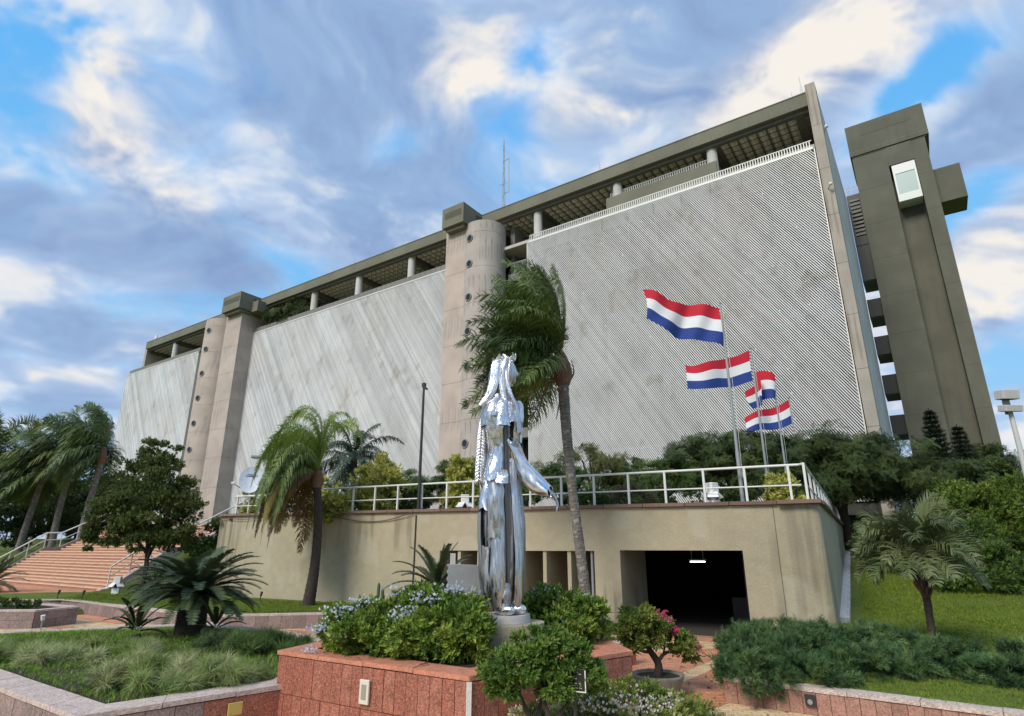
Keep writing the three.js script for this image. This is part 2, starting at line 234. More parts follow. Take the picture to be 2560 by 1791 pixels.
M.deadLeaf = MS({ map: colourTex(128, 0.5, (u, v) => mix3([0.22, 0.12, 0.07], [0.1, 0.05, 0.03], fbm(u * 20, v * 5, 4, 251, 0))), roughness: 1, side: THREE.DoubleSide });
const leafMat = (k = 0.3) => new THREE.MeshPhysicalMaterial({ color: rgb(1, 1, 1), vertexColors: false, roughness: 0.62, transmission: k, thickness: 0, specularIntensity: 0.5, side: THREE.DoubleSide });
M.leaf = leafMat(0.28); M.leafThin = leafMat(0.34); M.needle = leafMat(0.12);
const frondMat = (c) => new THREE.MeshPhysicalMaterial({ color: rgb(...c), roughness: 0.55, transmission: 0.22, thickness: 0, side: THREE.DoubleSide });
M.frond = [[0.085, 0.145, 0.03], [0.115, 0.18, 0.036], [0.16, 0.22, 0.042], [0.06, 0.105, 0.028]].map(frondMat);
M.frondYellow = frondMat([0.33, 0.23, 0.025]); M.frondBrown = frondMat([0.17, 0.085, 0.028]); M.frondLime = frondMat([0.22, 0.31, 0.035]);
M.frondBlue = [[0.028, 0.055, 0.03], [0.036, 0.068, 0.035]].map(frondMat);
M.frondCycad = [[0.035, 0.065, 0.02], [0.05, 0.085, 0.028], [0.075, 0.11, 0.04]].map(frondMat);
M.frondButia = [[0.13, 0.165, 0.06], [0.17, 0.2, 0.075], [0.11, 0.15, 0.045]].map(frondMat);
const steelBump = greyTex(512, 0.5, (u, v) => 0.7 * fbm(u * 5, v * 5, 4, 261, 5) + 0.3 * fbm(u * 50, v * 4, 3, 262, 0));
const steelRough = greyTex(256, 0.9, (u, v) => 0.3 + 0.7 * smooth(0.3, 0.7, fbm(u * 5, v * 5, 5, 265, 5)));
const steelTone = colourTex(512, 0.9, (u, v) => { const a = fbm(u * 6, v * 3, 5, 271, 3), d = smooth(0.52, 0.72, fbm(u * 12, v * 3, 4, 273, 3)), w = smooth(0.55, 0.72, fbm(u * 4, v * 4, 4, 275, 4)); let c = mul3([1, 1, 1], 0.72 + 0.5 * a); c = mix3(c, [0.36, 0.36, 0.37], d * 0.6); return mix3(c, [0.56, 0.46, 0.38], w * 0.5); });
M.steel = [[0.46, 0.47, 0.49, 0.34], [0.33, 0.33, 0.335, 0.46], [0.62, 0.63, 0.66, 0.24]].map(([r, g, b, k]) => MS({ color: rgb(r * 1.25, g * 1.25, b * 1.25), map: steelTone, metalness: 1, roughness: k * 1.35, roughnessMap: steelRough, bumpMap: steelBump, bumpScale: 0.004 }));
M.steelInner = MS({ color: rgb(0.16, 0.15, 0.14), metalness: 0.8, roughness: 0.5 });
// ---------------------------------------------------------------- the bank building (own axes: x along the front, z out of the front)
const FA = -THREE.MathUtils.degToRad(34.6), FO = [-4.34, 0, -55];
const bank = thing('office_building', 'long concrete office block with diagonal white louvre screens and a coffered roof terrace', 'building', FO, FA);
// glazed body set back behind the screens, with floor slabs showing in the gaps
part('wall', box(-69, 32.2, 2, 30.6, -18.5, -2.6), M.glassDark, bank);
part('back_wall', box(-69, 32.2, 30.6, 33.9, -18.5, -8), M.deck, bank);
for (let k = 0; k < 8; k++) part('floor_slab', box(-68.9, 32.1, 4.3 + k * 3.72, 5.2 + k * 3.72, -2.6, -1.5), M.slabEdge, bank);
part('terrace_floor', box(-69, 32.15, 30.3, 30.62, -8, -0.2), M.deck, bank);
{ const l = []; for (let s = 4.7; s < 7; s += 1.1) l.push(box(s, s + 0.09, 3, 30, -2.56, -2.4)); part('window_frame', merge(l), M.greyMetal, bank); }
// roof slab, its deep edge and the inner rim in front of the coffers
part('roof', box(-69.1, 32.2, 33.9, 35.02, -18.5, 0), M.olive, bank);
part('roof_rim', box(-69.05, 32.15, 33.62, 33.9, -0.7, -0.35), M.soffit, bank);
part('parapet_cap', box(-69.12, 32.2, 35.02, 35.1, -0.5, 0.04), M.olive, bank);
// coffers under the roof: rounded pans, one by one where they show largest
{
  const pit = 0.74, geos = [0, 1, 2].map((k) => { const g = new RoundedBoxGeometry(pit - 0.14, 0.22, pit - 0.22, 3, 0.1); const p = g.attributes.position, r = mulberry(k + 4); for (let i = 0; i < p.count; i++) if (p.getY(i) < 0) p.setXYZ(i, p.getX(i) * 0.86 + (r() - 0.5) * 0.012, p.getY(i) + (r() - 0.5) * 0.012, p.getZ(i) * 0.86); g.computeVertexNormals(); return metreUV(g); });
  const rest = []; let shown = 0; const beams = [32.1, 24.7, 16.2, 7.7, -0.9, -9.2, -17.9, -26.3, -35, -43.5, -52, -60.7, -69];
  for (let row = 0; row < 7; row++) for (let i = 0; i < 136; i++) {
    const s = 31.6 - i * pit, z = -1.35 - row * pit; if (beams.some((b) => Math.abs(b - s) < 0.55) || (s > -43 && s < -37) || (s > -2 && s < 2.2) || s < -68.4) continue;
    const k = (i * 7 + row * 3) % 3;
    if (row < 5 && s > -30 && shown < 298) { const m = part('coffer', geos[k], M.coffer, bank); m.position.set(s, 33.82, z); shown++; }
    else rest.push((geos[k].index ? geos[k].toNonIndexed() : geos[k].clone()).translate(s, 33.82, z));
  }
  part('coffers_beyond', merge(rest), M.coffer, bank, { kind: 'stuff' });
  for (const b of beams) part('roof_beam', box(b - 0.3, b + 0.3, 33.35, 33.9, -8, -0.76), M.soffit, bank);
}
for (const s of [24.7, 16.2, 7.7, -9.2, -17.9, -26.3, -60.9]) part('column', metreUV(new THREE.CylinderGeometry(0.42, 0.42, 3.3, 24).translate(s, 32.25, -0.98)), M.column, bank);
// diagonal louvre screens: blades at 57 degrees, cut to the screen
const BA = THREE.MathUtils.degToRad(57), bt = [Math.cos(BA), -Math.sin(BA)], bn = [Math.sin(BA), Math.cos(BA)];
function blade(c, s0, s1, y0, y1, half, depth, z) { // parallelogram bar clipped to the screen outline
  const edge = (o) => { const ok = []; const add = (s, y) => { if (s >= s0 - 1e-6 && s <= s1 + 1e-6 && y >= y0 - 1e-6 && y <= y1 + 1e-6) ok.push([s, y]); };
    for (const s of [s0, s1]) add(s, ((c + o) - s * bn[0]) / bn[1]); for (const y of [y0, y1]) add(((c + o) - y * bn[1]) / bn[0], y); if (ok.length < 2) return null; ok.sort((a, b) => b[1] - a[1]); return [ok[0], ok[ok.length - 1]]; };
  const a = edge(-half), b = edge(half); if (!a || !b) return null;
  if (Math.hypot(a[0][0] - a[1][0], a[0][1] - a[1][1]) < 0.3) return null;
  const q = [a[0], a[1], b[1], b[0]], pos = [], nor = [], uv = [], idx = [];
  const face = (pts, n) => { const o = pos.length / 3; for (const p of pts) { pos.push(...p); nor.push(...n); uv.push(p[0] + n[0] * 0.3, p[1] + n[1] * 0.3); } idx.push(o, o + 1, o + 2, o, o + 2, o + 3); };
  const f = q.map(([x, y]) => [x, y, z]), k = q.map(([x, y]) => [x, y, z - depth]);
  face([f[0], f[1], f[2], f[3]], [0, 0, 1]); face([k[0], k[3], k[2], k[1]], [0, 0, -1]); face([f[0], k[0], k[1], f[1]], [-bn[0], -bn[1], 0]); face([f[2], k[2], k[3], f[3]], [bn[0], bn[1], 0]); face([f[1], k[1], k[2], f[2]], [bt[0], bt[1], 0]); face([f[3], k[3], k[0], f[0]], [-bt[0], -bt[1], 0]);
  const g = new THREE.BufferGeometry(); g.setAttribute('position', new THREE.Float32BufferAttribute(pos, 3)); g.setAttribute('normal', new THREE.Float32BufferAttribute(nor, 3)); g.setAttribute('uv', new THREE.Float32BufferAttribute(uv, 2)); g.setIndex(idx); return g;
}
function screenBlades(s0, s1, y0, y1, fn) { const pitch = 0.136, lo = s0 * bn[0] + y0 * bn[1], hi = s1 * bn[0] + y1 * bn[1]; let i = 0; for (let c = lo + 0.1; c < hi - 0.1; c += pitch) { const wob = 0; const g = blade(c + wob, s0, s1, y0, y1, 0.031 + (hash2(i, 5, 77) - 0.5) * 0.006, 0.11, (hash2(i, 9, 78) - 0.5) * 0.006); if (g) fn(g, i++); } }
const sR = [7.1, 32.05, 5, 30.1], sM = [-37.55, -3.2, 5, 30.1], sL = [-74, -51.5, 5, 30.1];
{
  screenBlades(...sR, (g, i) => part('slat', g, M.blade[Math.floor(hash2(i, 1, 70) * 3)], bank));
  for (const q of [sM, sL]) { const l = []; screenBlades(...q, (g, i) => { const t = lerp(0.83, 1.08, hash2(i, 2, 71)) * lerp(0.9, 1.08, vnoise(i * 0.17, 0, 9)), n = g.attributes.position.count; g.setAttribute('color', new THREE.Float32BufferAttribute(Array.from({ length: n * 3 }, () => t), 3)); l.push(g); }); part('slats', merge(l), M.bladeFar, bank, { kind: 'stuff' }); }
  for (const [s0, s1, y0, y1] of [sR, sM, sL]) {
    part('screen_frame', merge([box(s0 - 0.02, s1, y1 + 0.002, y1 + 0.13, -0.16, 0.03), box(s0 - 0.1, s0 - 0.01, y0, y1, -0.3, 0.02), box(s1 + 0.01, s1 + 0.09, y0, y1, -0.3, 0.02)]), M.whiteMetal, bank);
    const l = []; for (let s = s0 + 0.5; s < s1; s += 2.4) l.push(box(s, s + 0.08, y0, y1, -0.34, -0.14)); for (let y = y0 + 1; y < y1; y += 3.72) l.push(box(s0, s1, y, y + 0.12, -1.5, -0.36)); part('screen_support', merge(l), M.blackMetal, bank);
    { const j = []; for (let s = s0 + 1.9; s < s1 - 0.5; s += 1.92) for (let y = y0 + 0.3, n = 0; y < y1; y += 0.86, n++) if (hash2(Math.round(s * 10), n, 88) < 0.38) j.push(box(s, s + 0.04, y, y + 0.1, 0.0, 0.025)); part('screen_clips', merge(j), M.whiteMetal, bank, { kind: 'stuff' }); }
    part('screen_backing', box(s0 + 0.05, s1 - 0.05, y0, y1 - 0.3, -1.49, -1.44), M.dark, bank);
  }
}
// balustrades on the roof terrace
function balustrade(s0, s1, y, z, h, step, parent) { const l = [box(s0, s1, y + h - 0.06, y + h, z - 0.05, z + 0.03), box(s0, s1, y + 0.02, y + 0.1, z - 0.04, z + 0.02)]; for (let s = s0; s <= s1; s += step) l.push(box(s, s + 0.07, y + 0.1, y + h - 0.06, z - 0.035, z + 0.015)); return part('railing', merge(l), M.whiteMetal, parent); }
balustrade(7.3, 32.0, 30.24, -0.05, 0.66, 0.19, bank);
balustrade(15.4, 24.9, 32.32, -1.15, 0.78, 0.2, bank);
part('balcony_parapet', box(15.2, 25.05, 30.6, 32.32, -2.6, -0.55), M.olive, bank);
part('parapet', box(-37.5, -3.1, 30.24, 30.86, -0.25, -0.06), M.slabEdge, bank);
part('parapet', box(-73.4, -51.2, 30.24, 30.82, -0.25, -0.06), M.slabEdge, bank);
{ const l = []; for (let s = 4.9; s < 7.05; s += 0.16) l.push(box(s, s + 0.06, 27.9, 29.0, -1.0, -0.94)); l.push(box(4.3, 7.08, 29.0, 29.07, -1.02, -0.92)); part('railing', merge(l), M.greyMetal, bank); part('recess_floor', box(4.2, 7.08, 27.1, 27.9, -2.6, -0.9), M.slabEdge, bank); part('recess_wall', box(4.0, 4.5, 2, 33.5, -3.2, -1.6), M.slabEdge, bank); }
// stair towers: flat pier and round stair drum, cast in storey-high lifts, portholes, machine room on top
function lifts(name, y0, y1, make, mat) { for (let y = y0, k = 0; y < y1 - 0.3; y += 3.72, k++) part(name, make(y + 0.012, Math.min(y + 3.72, y1) - 0.012), mat[k % mat.length], bank); }
function drum(cx, cz, r, y0, y1) { const g = new THREE.CylinderGeometry(r, r, y1 - y0, 56, 1).translate(cx, (y0 + y1) / 2, cz); const p = g.attributes.position, n = g.attributes.normal, uv = g.attributes.uv; for (let i = 0; i < p.count; i++) { if (Math.abs(n.getY(i)) < 0.5) uv.setXY(i, Math.atan2(p.getX(i) - cx, p.getZ(i) - cz) * r, p.getY(i)); else uv.setXY(i, p.getX(i), p.getZ(i)); } return g; }
function porthole(cx, cz, r, ang, y) { // ang 0 looks straight out of the front
  const g = thingPart('porthole'); g.position.set(cx + Math.sin(ang) * (r + 0.015), y, cz + Math.cos(ang) * (r + 0.015)); g.rotation.y = ang; 
  return g;
}
const portRing = new THREE.TorusGeometry(0.36, 0.07, 8, 28), portPane = new THREE.CylinderGeometry(0.35, 0.35, 0.03, 28).rotateX(Math.PI / 2).translate(0, 0, -0.005);
function thingPart() { const m = part('porthole', portRing, M.slabEdge, bank); part('pane', portPane, M.glassDark, m); return m; }
const storeys = [31.2, 28.45, 24.95, 21.5, 18.05, 14.55, 11.0, 7.3];
// tower beside the great screen
lifts('tower_pier', 2, 33.3, (a, b) => box(-1.48, 1.3, a, b, -2.6, 2.0), [M.pink]); part('tower_core', box(-1.42, 1.24, 2, 33.2, -2.5, 1.95), M.slabEdge, bank);
lifts('stair_drum', 2, 33.0, (a, b) => drum(2.15, 0.25, 2.1, a, b), [M.pinkGrey]); part('drum_core', new THREE.CylinderGeometry(2.06, 2.06, 31, 40).translate(2.15, 17.4, 0.25), M.slabEdge, bank);
for (const y of storeys) porthole(2.15, 0.25, 2.1, -0.14, y);
// tower between the two far screens
lifts('tower_pier', 2, 33.3, (a, b) => box(-41.3, -37.6, a, b, -2.6, 2.0), [M.pink]); part('tower_core', box(-41.24, -37.66, 2, 33.2, -2.5, 1.95), M.slabEdge, bank);
lifts('stair_drum', 2, 33.0, (a, b) => drum(-44.75, 0.2, 2.5, a, b), [M.pink]); part('drum_core', new THREE.CylinderGeometry(2.46, 2.46, 31, 40).translate(-44.75, 17.4, 0.2), M.slabEdge, bank);
part('tower_link', box(-43.6, -41.2, 2, 33.1, -2.5, 1.1), M.pink, bank); part('tower_link', box(-51.6, -46.8, 2, 30, -2.6, -1.2), M.slabEdge, bank);
for (const y of storeys) porthole(-44.75, 0.2, 2.5, 0.18, y);
function machineRoom(s0, s1, y0, y1, zf, zb) {
  const m = part('machine_room', box(s0, s1, y0, y1, zb, zf), M.olive, bank);
  part('underside', merge([box(s0 + 0.25, s1 - 0.25, y0 - 0.35, y0 - 0.002, zb, zf - 0.35)]), M.olive, m);
  const v = (x0, x1, ya, yb, z) => { const l = [box(x0, x1, ya, yb, z - 0.05, z + 0.004)]; part('vent', merge(l), M.soffit, m); const f = []; for (let y = ya + 0.05; y < yb - 0.03; y += 0.12) f.push(box(x0 + 0.03, x1 - 0.03, y, y + 0.05, z + 0.004, z + 0.03)); part('vent_louvre', merge(f), M.olive, m); };
  v(s0 + 0.3, s1 - 0.25, y1 - 1.3, y1 - 0.55, zf);
  const side = (za, zb2, ya, yb) => { part('vent', box(s1 - 0.05, s1 + 0.004, ya, yb, za, zb2), M.dark, m); const f = []; for (let y = ya + 0.06; y < yb - 0.03; y += 0.12) f.push(box(s1 + 0.004, s1 + 0.03, y, y + 0.045, za, zb2)); part('vent_louvre', merge(f), M.olive, m); };
  side(zf - 3.2, zf - 2.0, y1 - 1.2, y1 - 0.45); side(zf - 4.6, zf - 3.9, y1 - 1.1, y1 - 0.6);
}
machineRoom(-1.25, 1.5, 32.95, 35.12, 3.0, -3); machineRoom(-41.05, -36.85, 32.9, 35.2, 3.0, -3.5);
part('roof_duct', merge([box(-36.84, -35.5, 32.7, 34.2, -1.8, 1.2), box(-35.5, -34.6, 32.9, 34.3, -2.6, -0.6)]), M.olive, bank);
// end walls
for (let y = 2, k = 0; y < 34; y += 3.72, k++) part('end_wall_lift', box(32.22, 32.9, y + 0.012, Math.min(y + 3.72, 35.5) - 0.012, -0.9, 0.35), M.fin, bank);
part('end_wall', box(32.24, 32.88, 2, 35.45, -18.6, -0.3), M.column, bank);
for (let y = 2; y < 34; y += 3.72) part('end_wall_lift', box(-69.9, -69.15, y + 0.012, Math.min(y + 3.72, 35.15) - 0.012, -12, -0.3), M.fin, bank);
// brackets of the two cameras on the end wall
for (const [y, s] of [[30.9, 32.9], [26.3, 32.5]]) { const m = part('camera_bracket', bar(V(s, y, 0.3), V(s + 0.25, y + 0.15, 0.8), 0.03), M.greyMetal, bank); part('camera_dome', new THREE.SphereGeometry(0.13, 12, 8).translate(s + 0.25, y + 0.13, 0.8), M.whiteMetal, m); }

// ---------------------------------------------------------------- roof antennas (things standing on the roof)
function fpt(s, y, z) { return V(s, y, z).applyAxisAngle(V(0, 1, 0), FA).add(V(...FO)); }
function onRoof(name, label, cat, s, y, z, group) { const p = fpt(s, y, z); return thing(name, label, cat, [p.x, p.y, p.z], FA, group); }
{
  const t = onRoof('lattice_mast', 'tall lattice radio mast on the roof behind the round stair tower', 'antenna', 1.9, 35.02, -3.3); const l = [], h = 11.2;
  for (const a of [0, 2.1, 4.2]) part('leg', bar(V(Math.cos(a) * 0.22, 0, Math.sin(a) * 0.22), V(Math.cos(a) * 0.05, h, Math.sin(a) * 0.05), 0.035, 0.025, 5), M.greyMetal, t);
  for (let k = 0; k < 22; k++) { const y = k * h / 22, r0 = lerp(0.22, 0.05, y / h), r1 = lerp(0.22, 0.05, (y + h / 22) / h), a = k * 2.1; l.push(bar(V(Math.cos(a) * r0, y, Math.sin(a) * r0), V(Math.cos(a + 2.1) * r1, y + h / 22, Math.sin(a + 2.1) * r1), 0.018, 0.018, 4)); } part('brace', merge(l), M.greyMetal, t);
  part('dipole', merge([bar(V(0, 4.2, 0), V(0.75, 4.2, 0.1), 0.03), bar(V(0, 8.4, 0), V(0.75, 8.4, 0.1), 0.03), bar(V(0.75, 4.1, 0.1), V(0.75, 8.5, 0.1), 0.04), bar(V(-0.6, 5.5, 0), V(0.5, 5.5, 0), 0.025), bar(V(0, 11.1, 0), V(0, 13.2, 0), 0.02, 0.01)]), M.greyMetal, t);
}
const whips = [[31.2, 1.3, 'short grey whip antenna at the highest corner of the roof'], [31.9, 2.4, 'grey pole antenna on top of the end wall beside the lift tower'], [23.5, 1.0, 'small whip antenna on the roof edge over the great screen'], [14.6, 1.7, 'thin rod on the roof edge above the balcony'], [-12.6, 1.3, 'thin antenna rod on the roof edge over the middle screen'], [-19, 1.6, 'lightning rod on the roof edge between the columns of the middle bay'], [-34.0, 1.4, 'thin antenna rod on the roof beside the far machine room'], [-66.3, 1.3, 'short antenna rod at the far end of the roof'], [-63.6, 1.0, 'second short rod at the far end of the roof']];
for (const [s, h, lab] of whips) { const t = onRoof('whip_antenna', lab, 'antenna', s, 35.02, -0.9, 'antennas along the roof edge'); part('rod', bar(V(0, 0, 0), V(0, h, 0), 0.035, 0.012, 6), M.greyMetal, t); part('bracket', box(-0.08, 0.08, 0, 0.12, -0.08, 0.08), M.greyMetal, t); if (s === 31.9) part('sleeve', bar(V(0, 0.2, 0), V(0, 1.4, 0), 0.07), M.whiteMetal, t); }
{ const t = onRoof('roof_beacon', 'pale dome beacon on the roof above the great screen', 'beacon', 17.5, 35.02, -1.4); part('dome', new THREE.SphereGeometry(0.45, 16, 8, 0, 6.3, 0, 1.6), M.whiteMetal, t); part('base', box(-0.5, 0.5, -0.02, 0.06, -0.5, 0.5), M.greyMetal, t); part('rod', bar(V(0, 0.4, 0), V(0, 1.3, 0), 0.02), M.greyMetal, t); }
{ const t = onRoof('roof_dish', 'small white dish antenna at the far left end of the roof', 'antenna', -67.9, 35.02, -0.9); part('post', bar(V(0, 0, 0), V(0, 1.5, 0), 0.05), M.greyMetal, t); part('dish', shell(12, 8, (u, v) => { const a = u * 6.2832, r = v * 0.42; return V(Math.cos(a) * r, 1.15 + Math.sin(a) * r, 0.1 + r * r * 0.5); }, 0.02), M.whiteMetal, t); }

// ---------------------------------------------------------------- lift tower with its bridges
const lt = thing('lift_tower', 'tall olive concrete lift tower with glazed cabin standing beside the office block', 'tower', FO, FA);
{
  const zf = -18, jo = (name, s0, s1, z0, z1, y0, y1) => { for (let y = y0; y < y1 - 0.2; y += 3.72) part(name, box(s0, s1, y + 0.006, Math.min(y + 3.72, y1) - 0.006, z0, z1), M.oliveShaded, lt); };
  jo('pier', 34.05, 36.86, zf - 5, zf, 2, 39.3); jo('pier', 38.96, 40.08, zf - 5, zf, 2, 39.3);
  part('shaft_wall', box(36.8, 39.0, 2, 39.3, zf - 4.8, zf - 1.5), M.oliveShaded, lt);
  part('lintel', box(36.862, 38.958, 37.3, 39.3, zf - 1.5, zf - 0.02), M.oliveShaded, lt);
  part('joint_core', box(34.1, 40.02, 2, 39.2, zf - 4.9, zf - 1.6), M.slabEdge, lt);
  const cap = part('cap', box(33.92, 40.45, 39.45, 42.9, zf - 6, zf + 0.02), M.oliveShaded, lt); part('soffit', box(34.1, 40.2, 39.3, 39.448, zf - 5.6, zf - 0.1), M.oliveShaded, cap);
  part('vent', box(35.15, 39.3, 41.5, 41.95, zf - 0.1, zf + 0.026), M.soffit, cap); { const f = []; for (let s = 35.2; s < 39.25; s += 0.16) f.push(box(s, s + 0.07, 41.51, 41.94, zf + 0.026, zf + 0.05)); part('vent_louvre', merge(f), M.oliveShaded, cap); }
  part('string_course', box(33.9, 40.47, 39.86, 39.9, zf - 6.02, zf + 0.03), M.slabEdge, cap);
  part('side_box', box(40.082, 42.2, 32.7, 36.2, zf - 4.2, zf - 1.2), M.oliveShaded, lt);
  const cab = part('cabin', merge([box(37.05, 38.9, 33.2, 33.95, zf - 1.45, zf + 0.1), box(37.05, 38.9, 36.15, 37.1, zf - 1.45, zf + 0.1), box(37.05, 37.2, 33.95, 36.15, zf - 1.45, zf + 0.1), box(38.75, 38.9, 33.95, 36.15, zf - 1.45, zf + 0.1)]), M.whiteMetal, lt);
  part('pane', box(37.2, 38.75, 33.95, 36.15, zf - 0.06, zf + 0.05), new THREE.MeshPhysicalMaterial({ color: rgb(0.26, 0.37, 0.35), roughness: 0.3 }), cab);
  // bridges between tower and block
  for (let k = 0; k < 8; k++) { const y = 8.05 + k * 3.72, b = part('bridge', box(32.9, 34.04, y, y + 1.75, zf - 4.5, zf - 1.2), M.blackMetal, lt); part('soffit_edge', box(32.9, 34.04, y - 0.06, y - 0.002, zf - 4.4, zf - 1.3), M.slabEdge, b); }
  part('bridge_wall', box(32.9, 34.04, 26.8, 36.0, zf - 4.6, zf - 1.25), M.blackMetal, lt);
  { const l = [bar(V(32.9, 37.0, zf - 1.4), V(34.04, 37.0, zf - 1.4), 0.03), bar(V(32.9, 36.6, zf - 1.4), V(34.04, 36.6, zf - 1.4), 0.02)]; for (let s = 32.95; s < 34.05; s += 0.5) l.push(bar(V(s, 36, zf - 1.4), V(s, 37, zf - 1.4), 0.025)); part('railing', merge(l), M.whiteMetal, lt); }
  { const l = []; for (let y = 31.4; y < 35.4; y += 0.42) l.push(box(33.1, 33.95, y, y + 0.2, zf - 1.25, zf - 1.1)); part('grille', merge(l), M.slabEdge, lt); }
}
// ---------------------------------------------------------------- ground
const TB = -THREE.MathUtils.degToRad(29.4), TO = [6.1, 0, -16.54], tc = Math.cos(-TB), tsn = Math.sin(-TB);
const terr = (x, z) => [(x - TO[0]) * tc + (z - TO[2]) * tsn, (x - TO[0]) * tsn - (z - TO[2]) * tc]; // along the wall, behind the wall
const tpt = (s, y, d) => V(s, y, -d).applyAxisAngle(V(0, 1, 0), TB).add(V(...TO));
const fc = Math.cos(-FA), fs = Math.sin(-FA), SR = [-19.5, -30.5];
function groundY(x, z) {
  const [s, d] = terr(x, z), al = (x - SR[0]) * fc + (z - SR[1]) * fs, e = (x - SR[0]) * fs - (z - SR[1]) * fc;
  if (s > 2.05) return d < -4 ? -0.3 : d < 1.2 ? 0.28 : Math.min(3.25, 0.28 + 0.1 * (d - 1.2));
  if (s > -21.6) return d < 31 ? -0.3 : lerp(-0.3, 3.25, smooth(31, 32.5, d));
  if (al < -16.4) return -0.3 + 2.25 * smooth(-4, 3, e) + 1.35 * smooth(7, 16, e) + 0.06 * Math.sin(x * 0.6) * smooth(0, 3, e);
  if (al < 0.2) return e < 6.3 ? -0.3 : 3.35;
  return -0.3 + 0.6 * smooth(-6, -3, e) + 2.9 * smooth(-1, 6, e);
}
{
  const ax = (lo, hi, step, far) => { const l = []; for (let k = 6; k >= 1; k--) l.push(lo - far * Math.pow(k / 6, 2.2)); for (let v = lo; v <= hi; v += step) l.push(v); for (let k = 1; k <= 6; k++) l.push(hi + far * Math.pow(k / 6, 2.2)); return l; };
  const X = ax(-95, 75, 1, 1200), Z = ax(-115, 14, 1, 1200), pos = [], uv = [], idx = [];
  Z.forEach((z) => X.forEach((x) => { pos.push(x, Math.hypot(x, z) > 160 ? 1.5 : groundY(x, z), z); uv.push(x, z); }));
  for (let j = 0; j < Z.length - 1; j++) for (let i = 0; i < X.length - 1; i++) { const a = j * X.length + i, b = a + 1, c = a + X.length, d = c + 1; idx.push(a, c, b, b, c, d); }
  const g = new THREE.BufferGeometry(); g.setAttribute('position', new THREE.Float32BufferAttribute(pos, 3)); g.setAttribute('uv', new THREE.Float32BufferAttribute(uv, 2)); g.setIndex(idx); g.computeVertexNormals();
  structure('ground', g, M.ground, 'grassy ground sloping up around the terrace and the office block');
}
structure('plaza', sheet([[-46, -46], [9, -46], [9, -14], [24, -14], [24, 9], [-46, 9]], 0), M.creamPave, 'cream stone paving of the forecourt', 'paving');
const bands = [[[-21.5, -25.6], [-19.0, -25.7], [-18.2, -25.9], [-11.6, -20.8], [-12.5, -20.45], [-17.6, -23.9], [-21.5, -23.9]], [[-15.9, -21.5], [-12.7, -19.3], [-13.4, -19.1], [-15.2, -20.4]], [[-6.6, -19.0], [-5.5, -19.45], [-3.4, -19.95], [-1.0, -18.0], [-3.2, -16.6], [-5.5, -17.9]],
  [[1.7, -14.6], [5.0, -15.75], [5.0, -15.05], [2.75, -12.1], [1.6, -12.1]], [[3.04, -11.9], [4.35, -13.6], [3.45, -10.5], [2.87, -9.98], [2.2, -10.2], [2.2, -11.6]]];
const bandLabels = ['long orange paving band beside the far low kerb', 'short orange paving band at the corner of the purple planter', 'orange paving patch in front of the beige wall', 'orange paving outside the garage opening', 'orange paving triangle beside the juniper kerb'];
bands.forEach((p, i) => structure('paving_band', sheet(p, 0.004), M.orangePave, bandLabels[i], 'paving'));
// lawn in front of the wall and the paved foot of the steps
structure('lawn', sheet([[-24, -23.0], [-18.6, -24.2], [-17.2, -24.4], [-9.0, -18.95], [-5.5, -19.65], [-3.2, -20.15], [-2.4, -21.2], [-12.9, -27.2], [-17.4, -29.4], [-21, -28.7], [-24, -27.2]], 0.39), M.lawn, 'strip of mown lawn between low kerb and beige wall', 'lawn');
structure('stair_forecourt', prism([[-46, -24], [-24.2, -27], [-21, -28.72], [-17.42, -29.4], [-16.6, -30.2], [-18.8, -31.5], [-34, -43.4], [-46, -40]], 0.05, 0.3), M.orangePave, 'orange paving at the foot of the broad steps', 'paving');
{ // lawn bank on the right, rising beside the terrace
  const pos = [], uv = [], idx = [], nx = 46, nz = 40; const q = (u, v) => { const a = V(lerp(3.62, 24.2, u), 0, lerp(-10.32, 5.1, u)), b = V(lerp(6.82, 42, u), 0, lerp(-16.0, -14, u)), x = lerp(a.x, b.x, v), z = lerp(a.z, b.z, v); return [x, z]; };
  for (let j = 0; j <= nz; j++) for (let i = 0; i <= nx; i++) { const [x, z] = q(i / nx, j / nz); const [, d] = terr(x, z); pos.push(x, 0.34 + (d > 1.2 ? Math.min(3, 0.1 * (d - 1.2)) : 0), z); uv.push(x, z); }
  for (let j = 0; j < nz; j++) for (let i = 0; i < nx; i++) { const a = j * (nx + 1) + i, b = a + 1, c = a + nx + 1, d = c + 1; idx.push(a, b, c, b, d, c); }
  const g = new THREE.BufferGeometry(); g.setAttribute('position', new THREE.Float32BufferAttribute(pos, 3)); g.setAttribute('uv', new THREE.Float32BufferAttribute(uv, 2)); g.setIndex(idx); g.computeVertexNormals(); structure('lawn', g, M.lawn, 'flat lawn held by the low pink kerb', 'lawn');
  const p2 = [], u2 = [], i2 = []; const nd = 30, ns = 30; for (let j = 0; j <= nd; j++) for (let i = 0; i <= ns; i++) { const w = tpt(2.02 + 46 * Math.pow(i / ns, 1.6), 0, lerp(-0.2, 33, j / nd)); const d = lerp(-0.2, 33, j / nd); p2.push(w.x, 0.33 + (d > 1.2 ? Math.min(3, 0.1 * (d - 1.2)) : 0), w.z); u2.push(w.x, w.z); }
  for (let j = 0; j < nd; j++) for (let i = 0; i < ns; i++) { const a = j * (ns + 1) + i, b = a + 1, c = a + ns + 1, d = c + 1; i2.push(a, b, c, b, d, c); }
  const h = new THREE.BufferGeometry(); h.setAttribute('position', new THREE.Float32BufferAttribute(p2, 3)); h.setAttribute('uv', new THREE.Float32BufferAttribute(u2, 2)); h.setIndex(i2); h.computeVertexNormals(); structure('lawn_bank', h, M.lawn, 'mown grass bank rising to the right of the terrace', 'lawn');
}

